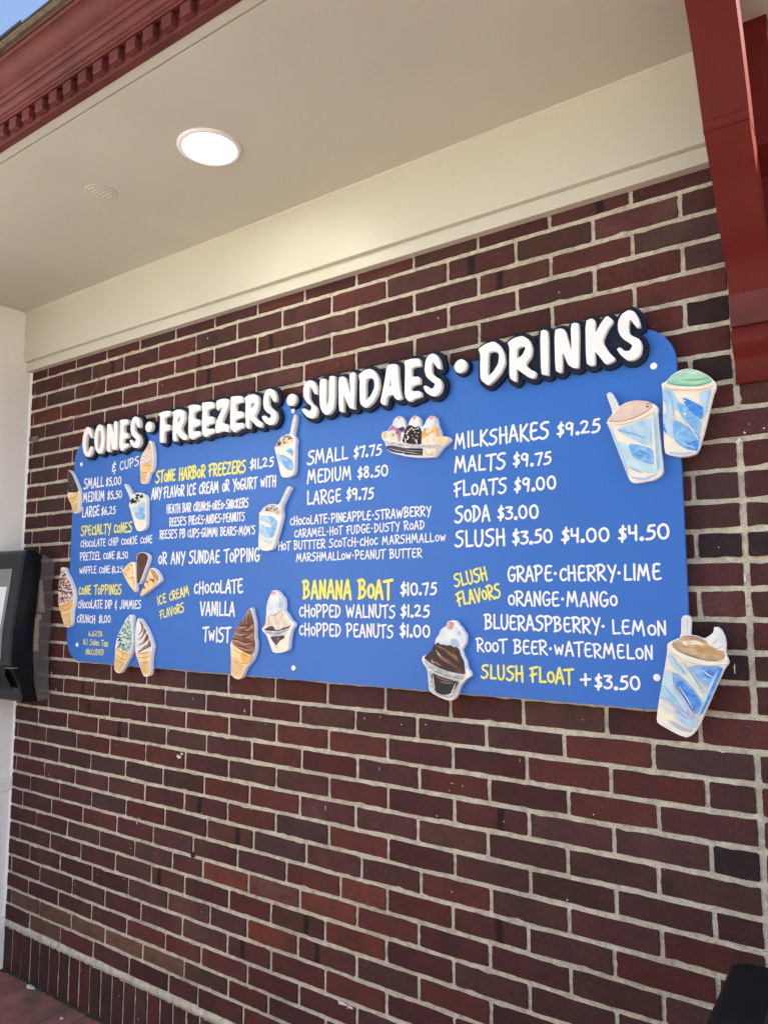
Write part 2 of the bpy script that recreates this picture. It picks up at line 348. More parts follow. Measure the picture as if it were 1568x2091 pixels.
rv = random.Random(11)
def brick_outline(L, h, rr, front=True):
    nl = 9 if L > .12 else 5; nh = 4 if h < .1 else 9
    if L < .08 and h > .1: nl = 4
    rc = rr.uniform(.0012, .0035); P = []
    def edge(a, b, m_):
        for q in range(m_+1):
            t = q/m_; P.append((a[0]*(1-t)+b[0]*t, a[1]*(1-t)+b[1]*t))
    X, Z = L/2, h/2
    edge((-X+rc, -Z), (X-rc, -Z), nl); edge((X, -Z+rc), (X, Z-rc), nh); edge((X-rc, Z), (-X+rc, Z), nl); edge((-X, Z-rc), (-X, -Z+rc), nh)
    out = []
    wob = [rr.uniform(-.0011, .0011) for _ in range(4)]
    for i, (x, z) in enumerate(P):
        j = rr.uniform(-.0011, .0007)
        if rr.random() < .05: j -= rr.uniform(.001, .003)
        sx = -1 if x < 0 else 1; sz = -1 if z < 0 else 1
        if abs(abs(x)-X) < 1e-6: x += sx*(j)
        else: z += sz*(j+wob[0 if sz < 0 else 1]*math.sin(x*25+wob[2]*4000))
        out.append((x, z))
    return out
def brick_mesh(L, h, rr, deep=.012):
    P = brick_outline(L, h, rr); n = len(P); v = []
    s1 = 1-.0028/L; s2 = 1-.0028/h
    v += [(x*s1, 0, z*s2) for x, z in P]; v += [(x, .0022, z) for x, z in P]; v += [(x, deep, z) for x, z in P]
    f = [tuple(range(n))]
    for a in range(n):
        b = (a+1) % n; f += [(a, a+n, b+n, b), (a+n, a+2*n, b+2*n, b+n)]
    return v, f
def bm_to_me(name, v, f):
    me = bpy.data.meshes.new(name); me.from_pydata(v, [], f); me.materials.append(None); me.update(); return me
VAR = {}
def variant(kind):
    VAR.setdefault(kind, [])
    L, h = {'full': (.193, .053), 'half': (.094, .053), 'queen': (.150, .053), 'soldier': (.0555, .163)}[kind]
    cap = {'full': 34, 'half': 8, 'queen': 8, 'soldier': 12}[kind]
    if len(VAR[kind]) < cap:
        VAR[kind].append((bm_to_me('brick', *brick_mesh(L, h, rv)), L, h))
    return rv.choice(VAR[kind])
cand = []
for r in range(35):
    js = [-12.645]+[j for j in J[r] if j > -12.5]+([1.015] if r not in (9, 19) else [])
    js += (reg(1.5, 34) if (r % 2 or r in (9, 19)) else reg(2, 34))
    if r in (9, 19): js = [j for j in js if j != 1.5]+[1.5]; js.sort()
    for a, b in zip(js[:-1], js[1:]):
        ga = .0048 if -12.6 < a else 0; gb = .0048
        if a == 1.015: ga = .006
        if b == 1.015: gb = .0065
        L = (b-a)*W-ga-gb
        if L < .008: continue
        uc = (a+b)/2; xc = a*W+ga+L/2
        zt = bed(r-1, uc)-.0059; zb = bed(r, uc)+.0059 if r < 34 else .1885
        if r == 0: zt = 2.4400
        h = zt-zb+rv.uniform(-.0012, .0012); zc = (zt+zb)/2
        # seen size
        d = Vector((xc, 0, zc))-CAM; dz = d.dot(RF); px = 784+FPX*d.dot(RR)/dz; py = 1045.5+FPX*d.dot(RD)/dz
        size = L*h/(dz*dz)*abs(d.normalized().y)
        vis = -40 < px < 1610 and -40 < py < 2110 and dz > 0
        if vis and -2.05 < xc < -.02 and 1.29 < zc < 2.03: vis = False     # behind the menu board
        if -2.5 < xc < -2.36 and 1.15 < zc < 1.6: vis = False
        if vis and zc > 2.1 and xc > .3: vis = False
        cand.append((size if vis else -1, r, a, xc, zc, L, h))
for i in range(110):
    x0 = -2.5584+i*.0634; 
    d = Vector((x0+.03, 0, .08))-CAM; dz = d.dot(RF); px = 784+FPX*d.dot(RR)/dz
    py = 1045.5+FPX*d.dot(RD)/dz
    vis = -10 < px < 1600 and py < 2150
    cand.append((.0555*.163/(dz*dz)*abs(d.normalized().y) if vis else -1, 99, i, x0+.0317, .0815, .0545, .1625))
cand.sort(key=lambda c: -c[0])
stuff = {}
BKL = list(BK)
wts = [('maroon', 30), ('red', 17), ('plum', 16), ('brown', 8), ('slate', 2), ('streak', 2), ('streak2', 2), ('dusty', 4)]
def pick(r, xc, zc, h):
    for p, t in marks:
        if abs(p.z-zc) < .032 and abs(p.x-xc) < .09 and r < 90: return t
    if r == 99: return rv.choice(['maroon', 'maroon', 'plum', 'red', 'brown'])
    return rv.choices([a for a, _ in wts], [b for _, b in wts])[0]
for n, (sz, r, a, xc, zc, L, h) in enumerate(cand):
    kind = pick(r, xc, zc, h); dy = rv.uniform(-.0012, .0014)
    if n < 298 and sz > 0:
        vk = 'soldier' if r == 99 else ('full' if L > .17 else 'queen' if L > .125 else 'half')
        me, L0, h0 = variant(vk)
        o = link_mesh('brick', me, wall, Vector((xc, dy, zc))); o.scale = (L/L0, 1, h/h0)
        o.rotation_euler = (rv.uniform(-.008, .008), (math.pi if rv.random() < .5 else 0)+rv.uniform(-.004, .004), rv.uniform(-.004, .004))
        o.material_slots[0].link = 'OBJECT'; o.material_slots[0].material = BK[kind]
    else:
        v, f = brick_mesh(L, h, rv); M_ = stuff.setdefault('b', MB()); M_.add([(x+xc, y+dy, z+zc) for x, y, z in v], f, BKL.index(kind))
o = mesh('brick', stuff['b'].v, stuff['b'].f, [BK[q] for q in BKL], wall, stuff['b'].i); o['kind'] = 'stuff'
# hole in a joint, its shade painted as a near-black disc, moss at the foot
hp = onY(393, 1747); b = MB(); b.cyl(hp, .009, -.0005, .0036, 9); o = b.out('hole_dark_disc', M_hole, wall); 
hp = onY(1077, 1990)
mo = MB(); rm = random.Random(5)
for i in range(420):
    x = rm.uniform(XW, -.9); s_ = rm.uniform(.002, .007); y = -rm.uniform(0, .010)**1
    mo.add([(x-s_, y-s_, .0), (x+s_, y-s_, .001), (x+s_, y+s_*.4, .002), (x-s_, y+s_*.4, .001), (x, y, s_*1.1)], [(0, 1, 4), (1, 2, 4), (2, 3, 4), (3, 0, 4)])
o = mo.out('moss', M_moss); o['kind'] = 'stuff'; o['label'] = 'dark moss and dirt in the joint between brick wall and paving'; o['category'] = 'moss'
rs = random.Random(9)
def blot(name, c, rx, ry, m_, label, cat, z=.0022, group=None):
    P = []; n = 18
    for i in range(n):
        t = 2*math.pi*i/n; k_ = rs.uniform(.55, 1.15); P.append((c[0]+rx*k_*math.cos(t), c[1]+ry*k_*math.sin(t)))
    mb = MB(); mb.add([(x, y, .0) for x, y in P]+[(c[0]+(x-c[0])*.85, c[1]+(y-c[1])*.85, z) for x, y in P], [(i, (i+1) % n, (i+1) % n+n, i+n) for i in range(n)]+[tuple(range(n, 2*n))])
    o = mb.out(name, m_); o['label'] = label; o['category'] = cat
    return o
c = onZ(63, 2017, 0); blot('dropping', (c.x, c.y), .032, .013, M_spill, 'larger white splash on the red paving at the foot of the wall', 'splash')
c = onZ(125, 2081, 0); blot('dropping', (c.x, c.y), .007, .006, M_spill, 'small white spot on the red paving further from the wall', 'splash')
def wall_mark(px, py, w_, h_, m_=None, tilt=0.):
    c = onY(px, py, 0); P = []; n = 11
    for i in range(n):
        t = 2*math.pi*i/n; q = rs.uniform(.5, 1.2); u_, v_ = w_*q*math.cos(t), h_*q*math.sin(t); P.append((c.x+u_*math.cos(tilt)-v_*math.sin(tilt), -.0014, c.z+u_*math.sin(tilt)+v_*math.cos(tilt)))
    mb = MB(); mb.add(P+[(c.x, -.0024, c.z)], [(i, (i+1) % n, n) for i in range(n)]); mb.out('paint_drip', m_ or M_drip, wall)
for q in [(139,784,.002,.006),(425,690,.002,.005),(447,702,.0015,.002),(365,1546,.011,.007),(372,1540,.008,.004),(100,1582,.002,.004),(106,1375,.0025,.008),(115,1380,.003,.002),(115,1408,.005,.003),(775,1570,.001,.006),(820,1480,.003,.002),(745,1467,.0015,.004),(1029,1678,.0015,.002),(923,1600,.005,.0012),(945,1605,.001,.004),(1062,1553,.001,.006),(1212,1664,.0015,.002),(1476,1536,.006,.002),(280,1680,.003,.008),(285,1672,.002,.006),(700,2050,.020,.006),(715,2058,.012,.004),(90,1563,.0015,.003),(1468,1118,.0015,.002),(1520,883,.003,.003),(1530,866,.0015,.0015),(1560,874,.002,.002),(1500,1365,.002,.012),(1521,1180,.0025,.012),(1523,1215,.002,.010),(1508,900,.006,.006),(1517,960,.006,.0015),(1546,1470,.003,.003),(1450,1530,.004,.001),(500,1452,.002,.006),(345,1492,.0025,.007),(870,1480,.004,.0015),(1190,1470,.003,.001),(665,1650,.0012,.008)]: wall_mark(*q)
for q in [(205,770,.045,.0022),(190,800,.05,.003),(150,860,.05,.004),(160,850,.03,.003),(680,735,.016,.0016),(690,745,.010,.002)]: wall_mark(*q, M_scuff, .75)
# small bolt end in the joint near the left corner
c = onY(70, 896, 0); b = MB(); b.box((c.x-.032, -.006, c.z-.009), (c.x+.030, .006, c.z+.009)); b.cyl((c.x-.012, 0, c.z), .006, -.011, -.004, 10)
o = b.out('wall_anchor', M_metal, bevel=.002); o['label'] = 'small grey metal anchor stuck in the brick wall near the white corner'; o['category'] = 'wall anchor'

# ================================================================== SIDE WALL, FRIEZE, CEILING
sw = thing('side_wall', 'white painted side wall with a rail meeting the bricks at the left', 'wall', Vector((XW-.05, -.8, 0)))
b = MB(); b.box((XW-.12, -3.2, 0), (XW, .003, 2.6845)); b.out('wall_panel', M_white, sw)
b = MB(); b.box((XW+.0005, -3.2, .688), (XW+.012, -.0002, .738)); b.out('rail', M_white, sw, bevel=.003)
b = MB(); b.box((XW+.0005, -3.2, .0), (XW+.010, -.0002, .20)); b.out('skirting', M_white, sw, bevel=.003)
rc_ = random.Random(2); v = []; f = []; n = 150
for i in range(n+1):
    z = 2.43*i/n; w1 = .006+rc_.uniform(0, .0035); v += [(XW-.001, -.006, z), (XW+.003, -.0045-rc_.uniform(0, .001), z), (XW+w1, -.0008, z), (XW+w1, .004, z)]
    if i: a = (i-1)*4; f += [(a+q, a+1+q, a+5+q, a+4+q) for q in range(3)]
mesh('caulk_bead', v, f, M_white, sw, smooth=True)
ZC = 2.685
cl = thing('ceiling', 'cream painted flat ceiling under the overhanging roof', 'ceiling', Vector((-1, -.4, ZC)))
del cl['label'], cl['category']; struct(cl)
XR = .36          # roof cut short here to let sun reach the bracket's right edge
b = MB(); b.box((XW-.12, -.6935, ZC), (XR, .0, ZC+.012)); b.out('ceiling_panel', M_ceil, cl)
b = MB(); b.box((XW-.12, -.7235, ZC+.0005), (XR, -.6985, ZC+.012)); b.out('edge_strip', M_ceil, cl)
b = MB(); b.box((XW-.12, -.70, ZC+.0125), (XR, -.69, ZC+.02)); b.out('crack_backing', M_hole, cl)
fr = thing('frieze', 'cream painted timber frieze between brick wall and ceiling', 'frieze', Vector((-1, -.02, 2.55)))
b = MB(); b.box((XW+.0003, -.040, 2.4668), (XR, .0030, ZC-.0003)); b.out('frieze_board', M_cream, fr, bevel=.0015)
b = MB(); b.box((XW+.0003, -.0255, 2.4270), (XR, .0030, 2.4665)); b.out('lower_trim', M_cream, fr, bevel=.002)
rc_ = random.Random(4); v = []; f = []; n = 200
for i in range(n+1):
    x = XW+(XR-XW)*i/n; q = rc_.uniform(-.0012, .0012)
    v += [(x, -.0385, ZC-.006+q), (x, -.0425, ZC-.0045+q), (x, -.0465+q, ZC-.0012), (x, -.0475+q, ZC+.001)]
    if i: a = (i-1)*4; f += [(a+q_, a+4+q_, a+5+q_, a+1+q_) for q_ in range(3)]
mesh('caulk_bead', v, f, M_cream, fr, smooth=True)
# painted-over round patches on the ceiling
c = onZ(207, 391, ZC)
pt = MB()
pt.add([(c.x+.047*math.cos(t*math.pi/14), c.y+.047*math.sin(t*math.pi/14), ZC-.0003) for t in range(28)]+[(c.x+.043*math.cos(t*math.pi/14), c.y+.043*math.sin(t*math.pi/14), ZC-.0022) for t in range(28)], [(i, (i+1)%28, (i+1)%28+28, i+28) for i in range(28)]+[tuple(range(28, 56))])
for i in range(6):
    y = c.y-.030+i*.012; hw = math.sqrt(max(.036**2-(y-c.y)**2, .0001)); pt.box((c.x-hw*rs.uniform(.6, 1), y-.003, ZC-.0040), (c.x+hw*rs.uniform(.6, 1), y+.003, ZC-.0012))
o = pt.out('ceiling_vent', M_ceil, bevel=.0008, seg=1, loc=Vector((c.x, c.y, ZC))); o['label'] = 'small round painted-over vent patch on the ceiling left of the lamp'; o['category'] = 'vent'

# roof above and cornice
cx0, cx1 = XW-.12, XR
co = thing('cornice', 'dark red moulded cornice with dentils along the roof edge', 'cornice', Vector((-1, -.78, 2.70)))
b = MB(); b.prismx([(-.7240, 2.6838), (-.7470, 2.6800), (-.7480, 2.7225), (-.7240, 2.7225)], cx0, cx1); b.out('fascia', M_redsmooth, co, bevel=.001)
k0 = -1.362
for i in range(-19, 33):
    x = k0+i*.0609
    if x > cx1-.03: break
    b = MB(); b.box((x-.017, -.7645, 2.6880), (x+.017, -.7478, 2.7165)); b.out('dentil', M_redsmooth, co, bevel=.0015, seg=1, loc=Vector((x, -.756, 2.70)))
prof = [(-.7240, 2.7230), (-.7480, 2.7230), (-.7660, 2.7185), (-.7668, 2.7225), (-.7720, 2.7240), (-.7735, 2.7270)]
for t in range(7): a = t/6*math.pi/2; prof.append((-.7735-.011*math.sin(a)-.0, 2.7270+.012*(1-math.cos(a))))
prof += [(-.7860, 2.7400), (-.7850, 2.7450)]
for t in range(6): a = t/5*math.pi/2; prof.append((-.7870-.010*(1-math.cos(a)), 2.7450+.009*math.sin(a)))
prof += [(-.7995, 2.7560)]
for t in range(9): a = t/8*math.pi/2; prof.append((-.8010-.034*(1-math.cos(a))-.002, 2.7580+.042*math.sin(a)))
prof += [(-.8400, 2.8030), (-.8400, 2.8150), (-.7240, 2.8150)]
b = MB(); b.prismx(prof, cx0, cx1); b.out('crown_moulding', M_redsmooth, co)
rf = thing('roof', 'dark shingled roof over the cornice', 'roof', Vector((-1, -.4, 2.95)))
b = MB(); b.prismx([(-.8200, 2.8155), (-.8680, 2.8065), (-.8690, 2.8000), (-.8590, 2.8005), (-.8400, 2.8140), (-.8200, 2.8150)], cx0, cx1); b.out('drip_board', M_felt, rf)
rr_ = random.Random(8); x = cx0
while x < cx1-.03:
    wd = rr_.uniform(.13, .24); x1 = min(x+wd, cx1); zz = rr_.uniform(-.004, .005); yy = rr_.uniform(-.006, .006)
    b = MB(); b.prismx([(-.874+yy, 2.8095+zz), (-.874+yy, 2.803+zz*.5), (-.70, 2.862+zz*.3), (-.70, 2.870+zz*.3)], x+.001, x1-.001); b.out('shingle', M_shingle, rf, bevel=.001, seg=1, loc=Vector((x, -.8, 2.82)))
    x = x1
b = MB(); b.prismx([(-.74, 2.852), (.5, 3.24), (.5, 3.0), (-.74, 2.816)], cx0, cx1); b.out('roof_deck', M_shingle, rf)

# recessed downlight
lc = Vector((-1.0, -.415, ZC))
dl = thing('ceiling_light', 'round lit white downlight set in the cream ceiling', 'ceiling light', lc)
v = []; f = []; n = 48
for r_, z in ((.0855, 0), (.0855, -.003), (.080, -.0065), (.0705, -.0055), (.0688, -.002)):
    v += [(lc.x+r_*math.cos(2*math.pi*i/n), lc.y+r_*math.sin(2*math.pi*i/n), ZC+z-.0004) for i in range(n)]
for k_ in range(4): f += [(k_*n+i, k_*n+(i+1) % n, (k_+1)*n+(i+1) % n, (k_+1)*n+i) for i in range(n)]
o = mesh('trim_ring', v, f, M_ltrim, dl, smooth=True)
mesh('diffuser', [(lc.x+.0690*math.cos(2*math.pi*i/n), lc.y+.0690*math.sin(2*math.pi*i/n), ZC-.0030) for i in range(n)], [tuple(range(n))[::-1]], M_emit, dl)
ld = bpy.data.lights.new('downlight_lamp', 'AREA'); ld.shape = 'DISK'; ld.size = .14; ld.energy = .6; ld.color = (1, .93, .78)
lo = bpy.data.objects.new('downlight_lamp', ld); COL.objects.link(lo); lo.parent = dl; lo.location = (0, 0, -.0045)

# ================================================================== RED BRACKET
xb0, xb1 = .2080, .2890
bk = thing('roof_bracket', 'dark red painted timber bracket carrying the roof beside the menu board', 'bracket', Vector((.26, -.1, 2.2)))
edge = [(1489, 598), (1480, 540), (1470, 480), (1455, 380), (1448, 340), (1435, 262)]
E1 = [(-.036, 2.100)]+[(-.062, 2.160), (-.108, 2.214), (-.164, 2.293), (-.190, 2.324), (-.233, 2.378)]
E2 = [(-.236, 2.392), (-.281, 2.476), (-.318, 2.532), (-.366, 2.590), (-.425, 2.684)]
def thick(pl, t):
    back = []
    for i, p in enumerate(pl):
        a = pl[max(i-1, 0)]; c = pl[min(i+1, len(pl)-1)]; dx, dz = c[0]-a[0], c[1]-a[1]; L = math.hypot(dx, dz); back.append((p[0]+dz/L*t, min(p[1]-dx/L*t, 2.6844)))
    return pl+back[::-1]
b = MB(); b.prismx(thick(smoothline(E1+[(-.2375, 2.392)], 6), .060), xb0, xb1); b.out('lower_face_board', M_red, bk, bevel=.0015)
b = MB(); b.prismx(thick(smoothline([(-.2310, 2.372)]+E2, 6), .060), xb0-.0008, xb1+.0008); b.out('upper_face_board', M_red, bk, bevel=.0015)
b = MB(); b.prismx([(-.019, 2.130), (-.04, 2.19), (-.12, 2.32), (-.18, 2.42), (-.25, 2.55), (-.34, 2.684), (-.0425, 2.684), (-.0425, 2.4265), (-.019, 2.4265)], xb0+.012, xb1-.045); b.out('web', M_red, bk)
b = MB(); b.prismx([(-.0005, 2.1105), (-.018, 2.1105), (-.018, 2.4264), (-.0005, 2.4264)], xb0, xb1+.052); b.prismx([(-.0190, 2.36), (-.075, 2.40), (-.075, 2.6843), (-.0410, 2.6843), (-.0410, 2.4268), (-.0260, 2.4266), (-.0260, 2.4262), (-.0190, 2.4262)], xb0+.02, xb1+.026); b.out('back_plate', M_red, bk, bevel=.001)  # added plates, turned away from the sun to fill this side with dark
b = MB(); b.prismx([(-.001, 2.036), (-.0405, 2.036), (-.0385, 2.110), (-.001, 2.110)], xb0-.0006, xb1+.03); b.out('plinth_block', M_redsmooth, bk, bevel=.0015)  # lighter red than the boards: brighter light on this face put into colour
cy = [(-.0012, 2.0305)]+smoothline([(-.034, 2.0305), (-.0365, 2.015), (-.035, 2.003), (-.028, 1.992), (-.018, 1.981), (-.010, 1.970), (-.006, 1.955), (-.005, 1.938), (-.007, 1.926), (-.010, 1.919)], 3)+[(-.0012, 1.919)]
b = MB(); b.prismx(cy, xb0-.001, xb1+.03); b.out('cyma_foot', M_red, bk)
b = MB(); b.prismx([(-.001, 2.031), (-.030, 2.031), (-.030, 2.0355), (-.001, 2.0355)], xb0+.001, xb1+.03); b.out('recess_strip', M_red, bk)
# ================================================================== TOWEL DISPENSER
XD = -2.3087; XDL = -2.552
td = thing('towel_dispenser', 'black paper towel dispenser with smoked rear housing by the white corner', 'towel dispenser', Vector((-2.43, 0, 1.07)))
front = [(-.060, 1.632), (-.092, 1.648), (-.120, 1.650), (-.134, 1.640), (-.139, 1.618), (-.154, 1.464), (-.170, 1.335), (-.170, 1.225), (-.160, 1.188), (-.133, 1.140), (-.121, 1.100), (-.118, 1.066)]
rear = [(-.050, 1.060), (-.068, 1.125), (-.079, 1.237), (-.078, 1.331), (-.070, 1.440)]
b = MB(); b.prismx(front+rear, XDL, XD); b.out('front_cover', M_black, td, bevel=.012, seg=4)
hs = [(-.0105, 1.600), (-.030, 1.622), (-.0590, 1.632), (-.0690, 1.440), (-.0765, 1.331), (-.0780, 1.237), (-.0670, 1.125), (-.0480, 1.062), (-.0010, 1.067), (-.0090, 1.138), (-.0140, 1.240), (-.0130, 1.310), (-.0105, 1.425)]
n = len(hs); v = [(XD-.003, y, z) for y, z in hs]+[(XDL, y, z) for y, z in hs]
f = [tuple(range(n))]+[(a, (a+1) % n, (a+1) % n+n, a+n) for a in range(n) if not (2 <= a < 7)]
o = mesh('housing', v, f, M_smoke, td)
b = MB(); b.box((XDL+.01, -.012, 1.075), (XD-.08, -.0095, 1.60)); b.out('back_plate', M_blackm, td)
def fold(name, z0, z1, yf, yb, sd):
    rq = random.Random(sd); mb = MB(); z = z0
    while z < z1:
        h_ = .0030; e = rq.uniform(-.003, .003); t = (z-z0)/(z1-z0); mb.box((XDL+.02, yf(t), z), (XD-.0045+rq.uniform(-.001, .0008), yb(t)+e, z+h_*.93)); z += h_
    return mb.out(name, M_towel, td)
fold('towel_stack', 1.405, 1.530, lambda t: -.060, lambda t: -.036-.018*t, 1)
fold('towel_stack', 1.255, 1.385, lambda t: -.074, lambda t: -.056-.004*t, 2)
b = MB(); b.prismx([(-.064, 1.402), (-.046, 1.395), (-.048, 1.378), (-.058, 1.372), (-.066, 1.385)], XDL+.02, XD-.005); b.out('towel_fold', M_towel, td, bevel=.003)
def fy(z):
    for (y1, z1), (y2, z2) in zip(front[3:-1], front[4:]):
        if z2 <= z <= z1: return y1+(y2-y1)*(z1-z)/(z1-z2)
    return -.12
def face_panel(name, x0, x1, z0, z1, off, m_, t=.002):
    zs = [z0+(z1-z0)*i/8 for i in range(9)]; pr = [(fy(z)-off-t, z) for z in zs]+[(fy(z)-off, z) for z in zs[::-1]]
    mb = MB(); mb.prismx(pr, x0, x1); return mb.out(name, m_, td, bevel=.0006, seg=1)
wx = -2.372
face_panel('window_frame', XDL+.02, wx, 1.228, 1.575, .0003, M_grey)
face_panel('paper_sheet', XDL+.03, wx-.017, 1.232, 1.505, .0026, M_paper, .0006)
b = MB(); b.prismx([(-.1745, 1.172), (-.1720, 1.2), (-.168, 1.172), (-.145, 1.120), (-.136, 1.110)], XDL+.03, -2.335); b.out('outlet_lip', M_blackm, td)
b = MB(); b.cyl((-2.42, 0, 1.150), .028, -.1715, -.1500, 20); 
b = MB(); b.prismx([(-.172, 1.150), (-.176, 1.138), (-.160, 1.135)], -2.50, -2.387); b.out('towel_tip', M_paper, td, bevel=.001)
b = MB(); b.box((XD-.0012, -.115, 1.335), (XD+.0016, -.108, 1.435)); b.out('latch_slot', M_blackm, td, bevel=.0006, seg=1)
b = MB(); b.cyl((0, -.028, 0), .001, 0, .001)
hb = MB(); hb.prismx([(-.140, 1.200), (-.1715, 1.200), (-.1700, 1.196), (-.138, 1.196)], XDL+.004, XD+.0012); hb.out('seam', M_grey, td)

# ================================================================== BLACK BIN, bottom right
bn = thing('trash_bin', 'black plastic bin with rounded lid corner against the wall at lower right', 'bin', Vector((.5, -.4, 0)))
x0 = .185; y1 = -.245; zt = .85; pr = []
def rrect(x0, x1, y0, y1, r, n=6):
    P = []
    for cx, cy_, a0 in ((x1-r, y1-r, 0), (x0+r, y1-r, 90), (x0+r, y0+r, 180), (x1-r, y0+r, 270)):
        for i in range(n+1): a = math.radians(a0+90*i/n); P.append((cx+r*math.cos(a), cy_+r*math.sin(a)))
    return P
def loft(name, rings, m_, parent, cap=True):
    n = len(rings[0][0]); v = []; f = []
    for P, z in rings: v += [(x, y, z) for x, y in P]
    for k_ in range(len(rings)-1): f += [(k_*n+i, k_*n+(i+1) % n, (k_+1)*n+(i+1) % n, (k_+1)*n+i) for i in range(n)]
    if cap: f += [tuple(range(n))[::-1], tuple(range((len(rings)-1)*n, len(rings)*n))]
    return mesh(name, v, f, m_, parent, smooth=False)
loft('bin_body', [(rrect(.215, .70, -.70, y1-.03, .03), .0), (rrect(.195, .72, -.73, y1-.01, .03), .78)], M_blackm, bn)
rings = [(rrect(x0, .74, -.76, y1, .030), .781), (rrect(x0, .74, -.76, y1, .030), .830)]
for i in range(1, 6):
    a = i/5*math.pi/2; q = .018*(1-math.cos(a)); rings.append((rrect(x0+q, .74-q, -.76+q, y1-q, .030-q*.5), .830+.020*math.sin(a)))
loft('lid', rings, M_blackm, bn)
b = MB(); b.box((.262, -.72, .8502), (.72, y1-.035, .8560)); b.out('lid_inset', M_reflspeck, bn, bevel=.002)  # panel carrying the painted grey reflection

# ================================================================== MENU BOARD
YB = -.030
board = thing('menu_board', 'large blue ice cream menu board with raised white title letters', 'menu board', Vector((-1.04, YB, 1.65)))
def rect_round(x0, x1, z0, z1, r, n=14): return rrect(x0, x1, z0, z1, r, n)
slab('panel', [rect_round(-2.168, .0935, 1.2245, 2.0775, .092)], YB, .011, M_blue, board, .0006)
for i, (sx, sz) in enumerate([(-2.0, 1.9), (-1.04, 1.9), (-.1, 1.9), (-2.0, 1.35), (-1.04, 1.35), (-.1, 1.35)]):
    b = MB(); b.cyl((sx, 0, sz), .015, YB+.011, .003, 12); b.out('standoff', M_metal, board)
for px, py in [(166, 948), (598.3, 838.5), (1334.5, 747), (157, 1317), (599, 1364.5), (1341, 1384)]:
    c = onY(px, py, YB-.003); b = MB(); b.cyl(c, .0078, YB-.0036, YB-.0001, 20); b.out('screw_cap', M_pvc, board, bevel=.001)

